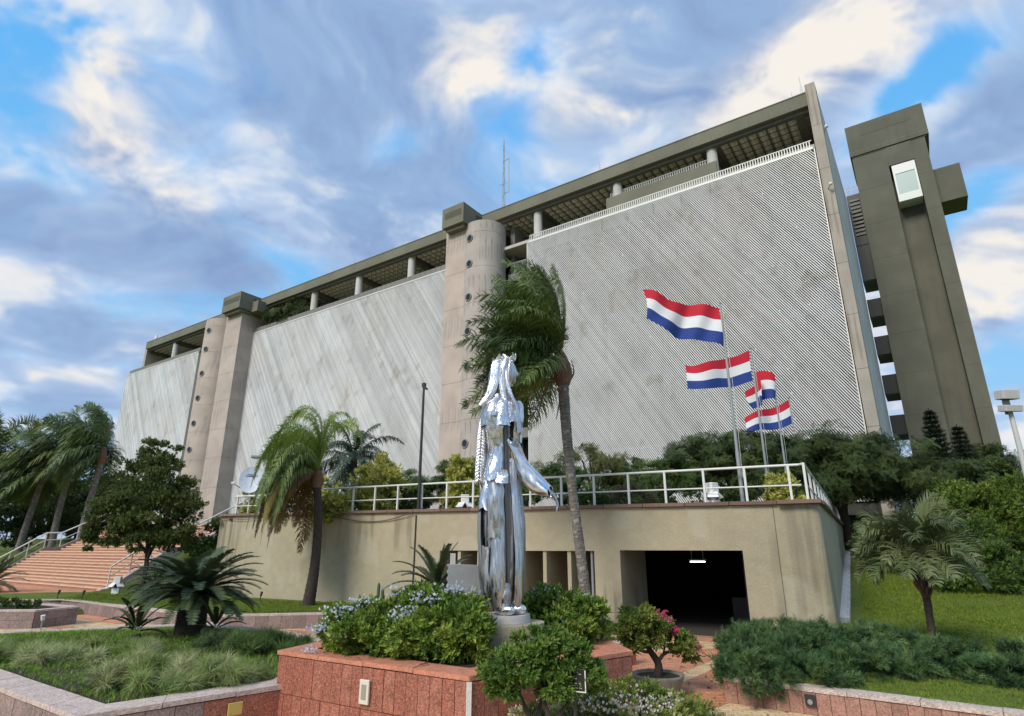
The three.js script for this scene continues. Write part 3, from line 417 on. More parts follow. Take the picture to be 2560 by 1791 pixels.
// ---------------------------------------------------------------- terrace and its beige retaining wall
const wall = thing('retaining_wall', 'beige rendered retaining wall with garage opening below the planted terrace', 'wall', TO, TB);
const slope = 0.0105, topY = (s) => 3.385 - slope * s;
{
  const sh = new THREE.Shape([[-21.8, 0], [-9.83, 0], [-9.83, 2.21], [-4.2, 2.21], [-4.2, 0], [-3.4, 0], [-3.4, 2.23], [0, 2.23], [0, 0], [0.87, 0], [0.87, topY(0.87)], [-21.8, topY(-21.8)]].map((p) => new THREE.Vector2(...p)));
  part('wall_face', metreUV(new THREE.ExtrudeGeometry(sh, { depth: 0.45, bevelEnabled: false }).translate(0, 0, -0.45)), M.beige, wall);
  const arc = []; for (let k = 0; k <= 10; k++) { const a = k / 10 * Math.PI / 2; arc.push([1.75 + Math.sin(a) * 0.22, -0.22 + Math.cos(a) * 0.22]); }
  part('wall_corner', prism([[0.882, -0.45], [0.882, 0], ...arc, [1.97, -31], [1.55, -31], [1.55, -0.8], [1.3, -0.45]].reverse(), 0, 3.375), M.beige, wall);
  // pier faces, soffit and louvre fins
  part('jamb', box(-4.2, -3.4, 0, 2.2, -2.4, -0.452), M.beige, wall); part('jamb', box(0.002, 0.6, 0, 2.22, -2.4, -0.452), M.beige, wall);
  for (const s of [-9.83, -9.13, -8.35, -7.55, -6.74, -5.93, -5.1]) part('fin', box(s, s + 0.12, 0, 2.205, -1.75, -0.06), M.beige, wall);
  part('recess_back', box(-9.9, -4.2, 0, 2.21, -2.0, -1.76), M.beige, wall);
  part('downpipe', bar(V(-4.33, 0, -0.14), V(-4.33, 2.2, -0.14), 0.045), M.greyMetal, wall);
  // garage interior
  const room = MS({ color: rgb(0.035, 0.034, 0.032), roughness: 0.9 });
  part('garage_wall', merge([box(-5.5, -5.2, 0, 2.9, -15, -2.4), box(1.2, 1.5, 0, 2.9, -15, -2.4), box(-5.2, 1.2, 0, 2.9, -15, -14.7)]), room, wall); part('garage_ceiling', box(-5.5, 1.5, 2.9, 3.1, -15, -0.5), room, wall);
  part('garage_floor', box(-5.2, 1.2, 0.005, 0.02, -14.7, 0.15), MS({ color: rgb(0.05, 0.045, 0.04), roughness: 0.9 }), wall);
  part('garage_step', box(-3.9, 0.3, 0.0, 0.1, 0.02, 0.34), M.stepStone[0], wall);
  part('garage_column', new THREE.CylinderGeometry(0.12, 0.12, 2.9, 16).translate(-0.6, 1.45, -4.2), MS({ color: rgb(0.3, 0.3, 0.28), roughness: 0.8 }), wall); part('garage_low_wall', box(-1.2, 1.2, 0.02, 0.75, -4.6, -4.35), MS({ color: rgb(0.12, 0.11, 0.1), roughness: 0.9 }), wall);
  // coping slabs
  const cg = [0, 1, 2].map((k) => rbox(1.185, 0.1, 0.62, 0.012)); let k = 0;
  for (let s = -21.2; s < 1.2; s += 1.2, k++) { const m = part('coping_slab', cg[k % 3], M.coping[Math.floor(hash2(k, 1, 5) * 3)], wall); m.position.set(s, topY(s) + 0.055, -0.2); m.rotation.z = -Math.atan(slope) + (hash2(k, 2, 5) - 0.5) * 0.006; }
  for (let d = 1.1; d < 30.5; d += 1.2, k++) { const m = part('coping_slab', cg[k % 3], M.coping[Math.floor(hash2(k, 1, 5) * 3)], wall); m.rotation.y = Math.PI / 2; m.position.set(1.78, 3.43, -d); }
  part('coping_slab', rbox(1.04, 0.102, 0.72, 0.012, 1.53, 3.43, -0.15), M.coping[1], wall);
  // white drain kerb where the grass bank meets the side wall
  const dk = []; for (let d = 2.4; d < 30.6; d += 1.1) { const y = 0.33 + Math.max(0, 0.1 * (d - 1.2)); const m = part('drain_kerb', rbox(0.24, 0.2, 1.09, 0.015), M.beigeWhite, wall); m.position.set(2.08, y + 0.05, -d); m.rotation.x = Math.atan(0.1); }
  part('conduit', tube([V(-10.9, 3.4, 0.035), V(-10.9, 1.6, 0.035), V(-10.93, 0.3, 0.035)], [0.022, 0.022, 0.022], 6), M.blackMetal, wall);
  part('hanging_cable', tube(curve([[-15.6, 3.52, 0.13], [-14.9, 3.45, 0.13], [-13.4, 3.24, 0.06], [-12.2, 3.26, 0.06], [-11.0, 3.5, 0.13]], 30), Array(31).fill(0.018), 6), M.mortar, wall);
  part('hanging_cable', tube(curve([[-21.6, 3.55, 0.13], [-20.2, 3.46, 0.1], [-18.4, 3.5, 0.1], [-16.2, 3.52, 0.13], [-15.6, 3.52, 0.13]], 30), Array(31).fill(0.014), 6), M.mortar, wall);
  part('stain_crack', tube(curve([[0.9, 0.6, 0.002], [0.86, 0.35, 0.002], [0.9, 0.1, 0.002]], 8), Array(9).fill(0.012), 5), M.blackMetal, wall);
}
structure('terrace_deck', prism([[-22, -0.46], [1.54, -0.46], [1.54, -32], [-22, -32]], 3.12, 3.34).applyMatrix4(new THREE.Matrix4().makeRotationY(TB).setPosition(...TO)), M.ground, 'planted deck of the terrace behind the railing', 'terrace');
{ // fluorescent batten inside the garage
  const t = thing('ceiling_lamp', 'lit fluorescent batten under the dark garage ceiling', 'lamp', [6.2, 1.86, -21], TB + 0.5);
  part('housing', merge([box(-0.28, 0.28, 0.02, 0.08, -0.06, 0.06), box(-0.2, -0.18, 0.08, 1.06, -0.01, 0.01), box(0.18, 0.2, 0.08, 1.06, -0.01, 0.01)]), M.whiteMetal, t);
  part('glowing_tube', rbox(0.5, 0.04, 0.07, 0.018, 0, -0.005, 0), MS({ color: rgb(0.9, 0.9, 0.9), emissive: rgb(1, 1, 1), emissiveIntensity: 2.2 }), t);
  RectAreaLightUniformsLib.init(); const l = new THREE.RectAreaLight(0xffffff, 0.8, 0.6, 0.09); l.position.set(0, -0.045, 0); l.rotation.x = -Math.PI / 2; t.add(l);
}
// railing along the terrace edge
{
  const r = thing('terrace_railing', 'white metal railing along the front edge of the terrace', 'railing', TO, TB); const pg = box(-0.03, 0.03, 0, 0.92, -0.03, 0.03), base = (s) => topY(s) + 0.105;
  for (let s = 1.35, k = 0; s > -15.9; s -= 1.112, k++) { const m = part('post', pg, M.whiteMetal, r); m.position.set(s, base(s), -0.22); }
  part('top_rail', bar(V(1.62, base(1.62) + 0.93, -0.22), V(-15.9, base(-15.9) + 0.9, -0.22), 0.035), M.whiteMetal, r); part('middle_rail', bar(V(1.62, base(1.62) + 0.4, -0.22), V(-15.9, base(-15.9) + 0.4, -0.22), 0.022), M.whiteMetal, r);
  for (let d = 0.1; d < 30; d += 1.9) { const m = part('post', pg, M.whiteMetal, r); m.position.set(1.74, 3.48, -d); }
  part('top_rail', bar(V(1.74, 4.41, -0.1), V(1.74, 4.4, -30), 0.035), M.whiteMetal, r); part('middle_rail', bar(V(1.74, 3.88, -0.1), V(1.74, 3.88, -30), 0.022), M.whiteMetal, r);
  part('corner_rail', tube([V(1.62, 4.4, -0.22), V(1.74, 4.41, -0.1)], [0.034, 0.034], 8), M.whiteMetal, r);
  const q = thing('dish_railing', 'short lower railing at the far end of the terrace under the satellite dish', 'railing', TO, TB); const pq = box(-0.03, 0.03, 0, 0.74, -0.03, 0.03);
  for (const s of [-21.1, -19.6, -18.2, -16.9]) { const m = part('post', pq, M.whiteMetal, q); m.position.set(s, base(s), -0.22); }
  part('top_rail', bar(V(-21.25, base(-21.2) + 0.76, -0.22), V(-16.4, base(-16.5) + 0.76, -0.22), 0.045), M.whiteMetal, q); part('middle_rail', bar(V(-21.25, base(-21.2) + 0.34, -0.22), V(-16.4, base(-16.5) + 0.34, -0.22), 0.022), M.whiteMetal, q);
}

// ---------------------------------------------------------------- stone kerbs and planters
const panelGeo = new Map();
function stoneFace(parent, a, b, y0, y1, w, mats, out, name = 'stone_panel', courses = 1, seed = 1) { // upright slabs along a -> b, proud of the core
  const dx = b[0] - a[0], dz = b[1] - a[1], L = Math.hypot(dx, dz), n = Math.max(1, Math.round(L / w)), pw = L / n, ang = Math.atan2(-dz, dx), nx = -dz / L * out, nz = dx / L * out, ch = (y1 - y0) / courses;
  for (let c = 0; c < courses; c++) {
    const off = c % 2 ? 0.5 : 0;
    for (let i = 0; i < n + (off ? 1 : 0); i++) {
      let u0 = (i - off) * pw, u1 = u0 + pw; u0 = Math.max(0, u0); u1 = Math.min(L, u1); const ww = u1 - u0; if (ww < 0.05) continue; const h = ch, v = Math.floor(hash2(i, c, seed) * 3), key = `${ww.toFixed(3)}_${h.toFixed(3)}_${v}`;
      if (!panelGeo.has(key)) { const g = new RoundedBoxGeometry(ww - 0.005, h - 0.005, 0.03, 1, 0.004); metreUV(g); const uv = g.attributes.uv; for (let k = 0; k < uv.count; k++) uv.setXY(k, uv.getX(k) + v * 0.37, uv.getY(k) + v * 0.61); panelGeo.set(key, g); }
      const m = part(name, panelGeo.get(key), mats[Math.floor(hash2(i, c + 9, seed) * mats.length)], parent), t = (u0 + u1) / 2 / L, pr = 0.013 + (hash2(i, c + 4, seed) - 0.5) * 0.008;
      m.position.set(lerp(a[0], b[0], t) + nx * pr, y0 + (c + 0.5) * ch, lerp(a[1], b[1], t) + nz * pr); m.rotation.y = ang + (hash2(i, c + 5, seed) - 0.5) * 0.008;
    }
  }
}
function offsetPoly(p, k) { // move every edge of a closed outline inwards by k (outline counter-clockwise seen with z down)
  const n = p.length, r = []; for (let i = 0; i < n; i++) { const a = p[(i + n - 1) % n], b = p[i], c = p[(i + 1) % n]; const e1 = [b[0] - a[0], b[1] - a[1]], e2 = [c[0] - b[0], c[1] - b[1]], l1 = Math.hypot(...e1), l2 = Math.hypot(...e2), n1 = [e1[1] / l1, -e1[0] / l1], n2 = [e2[1] / l2, -e2[0] / l2], m = [n1[0] + n2[0], n1[1] + n2[1]], q = (m[0] * m[0] + m[1] * m[1]) / 2; r.push([b[0] + m[0] * k / q, b[1] + m[1] * k / q]); } return r;
}
const areaOf = (p) => p.reduce((s, [x, z], i) => { const [a, b] = p[(i + 1) % p.length]; return s + x * b - a * z; }, 0);
function copingRing(parent, poly, y0, th, cw, mats, len, over = 0.03, skip = []) {
  const sg = areaOf(poly) > 0 ? -1 : 1, O = offsetPoly(poly, -over * sg), I = offsetPoly(poly, cw * sg), n = poly.length;
  for (let i = 0; i < n; i++) {
    if (skip.includes(i)) continue; const j = (i + 1) % n, L = Math.hypot(O[j][0] - O[i][0], O[j][1] - O[i][1]), k = Math.max(1, Math.round(L / len));
    for (let q = 0; q < k; q++) { const t0 = q / k + (q ? 0.004 / L : 0), t1 = (q + 1) / k - (q < k - 1 ? 0.004 / L : 0), f = (A, B, t) => [lerp(A[0], B[0], t), lerp(A[1], B[1], t)]; const dy = (hash2(i, q, 44) - 0.5) * 0.006; let pts = [f(O[i], O[j], t0), f(O[i], O[j], t1), f(I[i], I[j], t1), f(I[i], I[j], t0)]; part('coping_stone', prism(pts, y0 + dy, y0 + th + dy), mats[Math.floor(hash2(i, q, 45) * mats.length)], parent); }
  }
  return I;
}
// red granite planter that carries the statue
const rp = [[-0.455, -7.1], [1.56, -8.7], [1.2, -10.9], [-2.2, -11.0], [-3.08, -8.75]];
const redPlanter = thing('granite_planter', 'tall red granite planter box around the statue', 'planter');
part('core', prism(rp, 0, 0.945), M.mortar, redPlanter);
stoneFace(redPlanter, rp[4], rp[0], 0.5, 0.94, 0.175, M.redGranite, 1, 'granite_panel', 1, 3); stoneFace(redPlanter, rp[4], rp[0], 0.0, 0.5, 0.175, M.redGranite, 1, 'granite_panel', 1, 4);
stoneFace(redPlanter, rp[0], rp[1], 0.5, 0.94, 0.19, M.redGranite, 1, 'granite_panel', 1, 5); stoneFace(redPlanter, rp[0], rp[1], 0.0, 0.5, 0.19, M.redGranite, 1, 'granite_panel', 1, 6);
stoneFace(redPlanter, rp[1], rp[2], 0.0, 0.94, 0.3, M.redGranite, 1, 'granite_panel', 2, 7);
part('corner_strip', box(-0.028, 0.028, 0, 0.94, -0.028, 0.028).translate(-0.455, 0, -7.085), M.beigeWhite, redPlanter);
const rpIn = copingRing(redPlanter, rp, 0.95, 0.05, 0.34, [M.redTop], 0.9, 0.035);
part('soil', prism(offsetPoly(rp, areaOf(rp) > 0 ? -0.3 : 0.3), 0.946, 0.965), M.soil, redPlanter);
{ const l = thing('wall_light', 'cream bulkhead light set in the red granite planter front', 'light', [-1.71, 0.69, -7.86], -Math.atan2(1.65, 2.62)); part('frame', merge([rbox(0.15, 0.26, 0.03, 0.008, 0, 0, 0.035)]), MS({ color: rgb(0.62, 0.58, 0.48), roughness: 0.6 }), l); part('lens', rbox(0.08, 0.16, 0.02, 0.006, 0, 0, 0.045), MS({ color: rgb(0.3, 0.29, 0.22), roughness: 0.3 }), l); }
// long planter with cycad and grasses
const lp = [[-4.61, -7.2], [-2.86, -8.86], [-3.0, -10.6], [-3.7, -13.05], [-7.2, -15.4], [-10.6, -14.0], [-12.2, -12.6]];
const grassPlanter = thing('granite_planter', 'low granite planter full of grasses around the big cycad', 'planter');
part('core', prism(lp, 0, 0.545), M.mortar, grassPlanter);
stoneFace(grassPlanter, lp[6], lp[0], 0, 0.54, 0.3, M.greyGranite, 1, 'granite_panel', 1, 11);
{ const t = 0.52, c = [lerp(lp[0][0], lp[1][0], t), lerp(lp[0][1], lp[1][1], t)]; stoneFace(grassPlanter, lp[0], c, 0, 0.54, 0.28, M.greyGranite, 1, 'granite_panel', 1, 12); stoneFace(grassPlanter, c, lp[1], 0, 0.54, 1.3, [M.redGranite[0]], 1, 'granite_panel', 1, 13); }
copingRing(grassPlanter, lp, 0.548, 0.055, 0.36, [M.paleTop], 0.75, 0.04);
part('soil', prism(offsetPoly(lp, areaOf(lp) > 0 ? -0.3 : 0.3), 0.546, 0.575), M.soil, grassPlanter);
{ const l = thing('junction_plate', 'small yellow cover plate on the red stone of the low planter', 'plate', [-3.42, 0.42, -8.28], Math.atan2(1.66, 1.75)); part('plate', rbox(0.17, 0.14, 0.02, 0.004, 0, 0, 0.04), MS({ color: rgb(0.5, 0.39, 0.1), roughness: 0.6 }), l); part('screw', merge([rbox(0.014, 0.014, 0.006, 0.003, 0.06, 0.05, 0.052), rbox(0.014, 0.014, 0.006, 0.003, -0.06, -0.05, 0.052)]), M.greyMetal, l); }
// kerb of the juniper bed
const jk = thing('stone_kerb', 'low pink granite kerb in front of the juniper bushes', 'kerb'); const ka = [3.36, -10.5], kb = [24, 5.1], kc = [6.55, -15.95];
part('core', prism([ka, kb, [24.3, 4.8], [3.72, -10.42], [6.85, -15.95], kc], 0, 0.3), M.mortar, jk);
stoneFace(jk, ka, [9.5, -5.86], 0.0, 0.3, 0.19, M.pinkGranite, 1, 'granite_panel', 1, 21); stoneFace(jk, kc, ka, 0.0, 0.3, 0.3, M.pinkGranite, 1, 'granite_panel', 1, 22);
{ const f = (a, b, n, e) => { const L = Math.hypot(b[0] - a[0], b[1] - a[1]), u = [(b[0] - a[0]) / L, (b[1] - a[1]) / L], w = [u[1], -u[0]]; for (let i = 0; i < n; i++) { const t0 = i * L / n, t1 = (i + 1) * L / n - 0.008, p = (t, o) => [a[0] + u[0] * t + w[0] * o, a[1] + u[1] * t + w[1] * o]; part('coping_stone', prism([p(t0 + (i ? 0 : e), -0.03), p(t1, -0.03), p(t1, 0.22), p(t0 + (i ? 0 : e), 0.22)], 0.303 + (hash2(i, 1, 8) - 0.5) * 0.006, 0.365 + (hash2(i, 1, 8) - 0.5) * 0.006), M.paleTop, jk); } }; f(ka, [13, -3.1], 14, 0.0); f(kc, ka, 7, 0); }
{ const m = thing('recessed_light', 'dark square light niche in the pink kerb below the junipers', 'light', [4.33, 0.2, -9.72], -Math.atan2(0.79, 1)); part('niche', rbox(0.14, 0.15, 0.02, 0.004, 0, 0, 0.035), M.blackMetal, m); part('lens', new THREE.CylinderGeometry(0.035, 0.035, 0.02, 14).rotateX(1.57).translate(0, -0.02, 0.045), M.greyMetal, m); }
// far kerb, in three runs, and a second bed
function kerbRun(label, pts, h, mats, out, seed, th = 0.28) { const t = thing('stone_kerb', label, 'kerb'); for (let i = 0; i < pts.length - 1; i++) { const a = pts[i], b = pts[i + 1], L = Math.hypot(b[0] - a[0], b[1] - a[1]), u = [(b[0] - a[0]) / L, (b[1] - a[1]) / L], w = [-u[1] * out, u[0] * out], p = (q, t2, o) => [q[0] + u[0] * t2 + w[0] * o, q[1] + u[1] * t2 + w[1] * o]; const y = i * 0.003; part('core', prism([p(a, 0, 0), p(b, 0, 0), p(b, 0, -th), p(a, 0, -th)], 0, h - 0.052 - y), M.mortar, t); stoneFace(t, a, b, 0, h - 0.06, 0.34, mats, out, 'granite_panel', 1, seed + i); const n = Math.max(1, Math.round(L / 0.9)); for (let k = 0; k < n; k++) { const g = prism([p(a, k * L / n + 0.004, 0.035), p(a, (k + 1) * L / n - 0.004, 0.035), p(a, (k + 1) * L / n - 0.004, -th), p(a, k * L / n + 0.004, -th)], h - 0.05 - y, h - y); part('coping_stone', g, M.paleTop, t); } } return t; }
kerbRun('long low kerb of purple stone edging the lawn by the beige wall', [[-24, -23.0], [-18.3, -24.25], [-17.2, -24.5], [-9.0, -18.9], [-5.5, -19.6], [-3.0, -20.15]], 0.42, M.greyGranite, 1, 31);
const sp = [[-14.35, -19.4], [-13.9, -20.6], [-15.6, -21.6], [-21, -21.4], [-21, -19.0]];
const purple = thing('granite_planter', 'small purple stone planter with a clipped hedge at the left edge', 'planter'); part('core', prism(sp, 0, 0.46), M.mortar, purple); stoneFace(purple, sp[4], sp[0], 0, 0.46, 0.7, M.greyGranite, 1, 'granite_panel', 2, 41); stoneFace(purple, sp[0], sp[1], 0, 0.46, 0.7, M.greyGranite, 1, 'granite_panel', 2, 42); copingRing(purple, sp, 0.462, 0.05, 0.25, [M.paleTop], 1.0); part('soil', prism(offsetPoly(sp, areaOf(sp) > 0 ? -0.2 : 0.2), 0.461, 0.48), M.soil, purple);
// kerb behind the red planter
kerbRun('short red kerb behind the statue planter beside the garage', [[-0.2, -13.9], [1.25, -12.6], [2.55, -13.6]], 0.45, M.redGranite, 1, 51);

// ---------------------------------------------------------------- broad steps up to the building
const st = thing('staircase', 'broad flight of pinkish stone steps with white railings', 'staircase', [SR[0], 0, SR[1]], FA);
{
  const W = -16.2; let y = 0.3, z = 0, k = 0; const flight = (n, rise, run) => { for (let i = 0; i < n; i++, k++) { y += rise; { const m = part('step', box(W, 0, y - rise, y - 0.055, z - run, z), M.stepStone[k % 3], st); part('tread', box(W, 0, y - 0.054, y, z - run, z + 0.03), M.treadStone, m); } z -= run; } };
  flight(12, 0.15, 0.217); part('landing', box(W, 0, y - 0.15, y + 0.001, z - 1.0, z), M.treadStone, st); z -= 1.0; const zl = z, yl = y; flight(10, 0.15, 0.27); part('landing', box(W, 0, y - 0.15, y + 0.001, z - 6, z), M.treadStone, st);
  const side = (x0, x1, mat) => { const s = new THREE.Shape([[-0.35, 0.1], [-0.35, 0.42], [-0.05, 0.46], [2.65, 2.32], [3.55, 2.36], [6.3, 3.86], [12.4, 3.86], [12.4, 0.1]].map((p) => new THREE.Vector2(...p))); part('flank_wall', metreUV(new THREE.ExtrudeGeometry(s, { depth: x1 - x0, bevelEnabled: false }).rotateY(Math.PI / 2).translate(x0, 0, 0)), mat, st); };
  side(0.003, 0.4, M.paleTop); side(W - 0.4, W - 0.003, M.greyGranite[0]);
  const rail = (x) => { const P = [[0, 0.5], [2.65, 2.34], [3.55, 2.38], [6.3, 3.88], [9.5, 3.88]]; for (let i = 0; i < P.length - 1; i++) { const [za, ya] = P[i], [zb, yb] = P[i + 1]; for (const h of [0.92, 0.46]) part('rail', bar(V(x, ya + h, -za), V(x, yb + h, -zb), h > 0.5 ? 0.04 : 0.025), M.whiteMetal, st); const n = Math.max(1, Math.round(Math.hypot(zb - za, yb - ya) / 1.1)); for (let q = 0; q < n; q++) { const t = q / n; part('rail_post', bar(V(x, lerp(ya, yb, t) - 0.08, -lerp(za, zb, t)), V(x, lerp(ya, yb, t) + 0.92, -lerp(za, zb, t)), 0.03), M.whiteMetal, st); } } };
  rail(0.2); rail(W - 0.2);
}
// ---------------------------------------------------------------- welded steel statue on its round pedestal
{
  const ped = thing('pedestal', 'round beige stone pedestal with a grey disc under the statue', 'pedestal', [-0.1, 0.96, -9.0]);
  part('drum', new THREE.CylinderGeometry(0.55, 0.55, 0.36, 48).translate(0, 0.18, 0), M.beige, ped); part('disc', new THREE.CylinderGeometry(0.33, 0.34, 0.1, 40).translate(0.02, 0.411, 0), M.column, ped);
  const S = thing('statue', 'polished steel statue of a robed long-haired figure reaching out one arm', 'statue', [-0.1, 1.42, -9.0]);
  const prof = [[0.1, -0.02, 0.2, 0.17], [0.3, -0.03, 0.25, 0.22], [0.6, -0.04, 0.28, 0.24], [1.2, -0.05, 0.29, 0.24], [1.5, -0.06, 0.275, 0.23], [1.85, -0.06, 0.235, 0.19], [2.15, -0.05, 0.2, 0.165], [2.4, -0.06, 0.22, 0.18], [2.75, -0.08, 0.25, 0.21], [2.95, -0.07, 0.22, 0.19], [3.08, -0.05, 0.13, 0.12], [3.25, -0.02, 0.085, 0.09]];
  const at = (y) => { let i = 0; while (i < prof.length - 2 && y > prof[i + 1][0]) i++; const a = prof[i], b = prof[i + 1], t = smooth(0, 1, (y - a[0]) / (b[0] - a[0])); return [lerp(a[1], b[1], t), lerp(a[2], b[2], t), lerp(a[3], b[3], t)]; };
  part('robe', shell(96, 70, (u, v) => { const y = lerp(0.1, 3.12, v), [c, hx, hz] = at(y), th = -u * Math.PI * 2, w = y < 2.1 ? 1 : 0.45; const f = 0.93 + w * (0.1 * Math.abs(Math.sin(th * 4.5 + y * 0.35 + 0.6 * Math.sin(y * 1.7))) - 0.05 + 0.05 * (vnoise(Math.cos(th) * 2 + 4, y * 1.6 + Math.sin(th) * 2, 19) - 0.5)); return V(c + Math.cos(th) * hx * f, y, Math.sin(th) * hz * f); }, 0.01), M.steel[1], S);
  const plate = (name, t0, t1, y0, y1, off, mi, seed, jag = 1, bulge = 0.03, tilt = 0) => part(name, shell(8, 16, (u, v) => {
    const e = (k, q) => (fbm(q * 4 + k * 7.3, seed * 1.7, 3, seed) - 0.5) * 2, w = t1 - t0, h = y1 - y0;
    const th = lerp(t0 + e(1, v) * 0.22 * w * jag, t1 + e(2, v) * 0.22 * w * jag, u), y = lerp(y0 + e(3, u) * 0.16 * h * jag, y1 + e(4, u) * 0.12 * h * jag, v);
    const [c, hx, hz] = at(y), k = off + Math.sin(u * Math.PI) * bulge + tilt * (0.5 - v) + (fbm(u * 1.3 + seed, v * 1.3, 2, seed + 40) - 0.5) * 0.05;
    return V(c + Math.cos(th) * (hx + k), y, Math.sin(th) * (hz + k));
  }, 0.012), (mi === 3 ? M.steelInner : M.steel[mi]), S);
  // long bent sheets laid over the robe, their edges torn
  plate('robe_sheet', 0.35, 0.95, 0.12, 2.15, 0.03, 0, 2, 0.35, 0.045, 0.03); plate('robe_sheet', -0.35, 0.3, 0.25, 1.95, 0.02, 1, 5, 0.5, 0.03, 0.02); plate('robe_sheet', 1.45, 2.1, 0.1, 1.15, 0.03, 0, 7, 0.5, 0.04, 0.06); plate('robe_sheet', 1.5, 2.2, 1.0, 1.95, 0.045, 0, 8, 0.7, 0.04, -0.03); plate('robe_sheet', 2.2, 2.7, 0.12, 0.9, 0.02, 1, 9, 0.6, 0.03, 0.04); plate('robe_sheet', 2.75, 3.3, 0.15, 1.7, 0.02, 1, 10, 0.6, 0.03, 0.02); plate('robe_sheet', 2.25, 2.95, 1.4, 2.2, 0.02, 2, 11, 0.8, 0.03, 0.03); plate('robe_sheet', 3.4, 4.4, 0.14, 2.0, 0.01, 1, 12, 0.5); plate('robe_sheet', 4.6, 5.7, 0.14, 2.0, 0.01, 0, 13, 0.5);
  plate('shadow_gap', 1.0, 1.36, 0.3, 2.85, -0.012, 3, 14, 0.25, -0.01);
  plate('torso_sheet', 0.2, 0.8, 2.28, 2.72, 0.05, 0, 22, 1.1, 0.04, -0.06); plate('torso_sheet', 0.3, 0.95, 2.05, 2.4, 0.02, 1, 23, 0.6, 0.02); plate('torso_sheet', 2.5, 3.3, 1.95, 2.95, 0.02, 1, 24, 0.6); plate('torso_sheet', 3.4, 4.7, 2.1, 2.95, 0.0, 0, 25, 0.5); plate('torso_sheet', 4.7, 5.9, 2.1, 2.95, 0.0, 0, 26, 0.5);
  plate('arm_sheet', 1.5, 2.35, 2.3, 2.82, 0.06, 2, 30, 0.5, 0.06, -0.04); plate('arm_sheet', 1.6, 2.4, 1.8, 2.34, 0.07, 2, 31, 0.8, 0.05, 0.05);
  plate('shoulder_sheet', 0.35, 1.15, 2.66, 3.06, 0.04, 0, 33, 0.6, 0.03, 0.06); plate('shoulder_sheet', 1.15, 1.8, 2.6, 3.1, 0.05, 2, 34, 0.6, 0.04, 0.07); plate('shoulder_sheet', 1.8, 2.75, 2.6, 3.1, 0.05, 0, 35, 0.6, 0.04, 0.07); plate('shoulder_sheet', 2.8, 4.5, 2.6, 3.08, 0.03, 0, 36, 0.5); plate('shoulder_sheet', 4.4, 6.5, 2.6, 3.08, 0.03, 0, 37, 0.5);
  plate('chest_fold', 0.05, 0.4, 2.4, 3.02, 0.08, 2, 38, 0.9, 0.02, -0.05); plate('chest_fold', 0.45, 0.8, 2.5, 3.05, 0.09, 0, 39, 0.9, 0.02, 0.05);
  // head: skull with brow, nose, lips and chin turned to the right
  { const g = new THREE.SphereGeometry(1, 56, 44), p = g.attributes.position, c = [0.02, 3.5, 0.0]; const B = (d, x, y, z, r, h) => { const q = Math.hypot(d.x - x, d.y - y, d.z - z); return h * Math.exp(-q * q / (r * r)); };
    for (let i = 0; i < p.count; i++) { const d = V(p.getX(i), p.getY(i), p.getZ(i)).normalize(); let k = 1; k += B(d, 0.985, -0.12, 0, 0.17, 0.3) + B(d, 0.97, 0.02, 0, 0.11, 0.1) + B(d, 0.93, 0.3, 0, 0.26, 0.06) + B(d, 0.85, -0.52, 0, 0.13, 0.11) + B(d, 0.8, -0.66, 0, 0.1, 0.07) + B(d, 0.62, -0.84, 0, 0.2, 0.14) - B(d, 0.89, -0.4, 0, 0.06, 0.05) - B(d, 0.83, -0.59, 0, 0.05, 0.06); for (const s of [-1, 1]) k += -B(d, 0.86, 0.08, 0.36 * s, 0.16, 0.12) + B(d, 0.89, 0.2, 0.33 * s, 0.12, 0.05) + B(d, 0.9, 0.06, 0.32 * s, 0.07, 0.05) + B(d, 0.7, -0.2, 0.55 * s, 0.25, 0.05); p.setXYZ(i, c[0] + d.x * k * 0.145, c[1] + d.y * k * 0.235, c[2] + d.z * k * 0.125); }
    g.computeVertexNormals(); part('head', g, M.steel[0], S); part('neck', tube([V(-0.04, 3.02, 0), V(-0.01, 3.2, 0), V(0.0, 3.36, 0)], [0.1, 0.085, 0.09], 18), M.steel[1], S);
    for (const s of [-1, 1]) part('ear', new THREE.SphereGeometry(0.035, 12, 10).scale(0.7, 1.3, 0.5).translate(-0.01, 3.49, 0.125 * s), M.steel[1], S); }
  // hair in long bent strips, wreath on top
  const strip = (pts, w, mi, k) => { const c = new THREE.CatmullRomCurve3(pts.map((q) => V(...q))); part('hair_strand', shell(5, 22, (u, v) => { const p = c.getPoint(v), t = c.getTangent(v), side = V(-t.y, t.x, 0).normalize().multiplyScalar(k ? 0.6 : 1).add(V(0, 0, k || 0.15)).normalize(), ww = w * (0.55 + 0.6 * Math.sin(Math.PI * (0.15 + 0.8 * v))); return p.addScaledVector(side, (u - 0.5) * -ww).add(V(0, 0, Math.sin(u * Math.PI) * 0.02)); }, 0.01), M.steel[mi], S); };
  strip([[-0.04, 3.73, 0.1], [-0.14, 3.6, 0.14], [-0.17, 3.35, 0.15], [-0.24, 3.12, 0.15], [-0.38, 2.95, 0.12]], 0.13, 2, 0); strip([[0.02, 3.74, 0.12], [-0.03, 3.58, 0.17], [-0.05, 3.35, 0.17], [-0.03, 3.1, 0.19], [0.02, 2.92, 0.22]], 0.09, 0, 0.1); strip([[0.06, 3.72, 0.12], [0.05, 3.55, 0.15], [0.03, 3.35, 0.17], [0.07, 3.12, 0.2], [0.15, 2.86, 0.2]], 0.06, 1, 0.3);
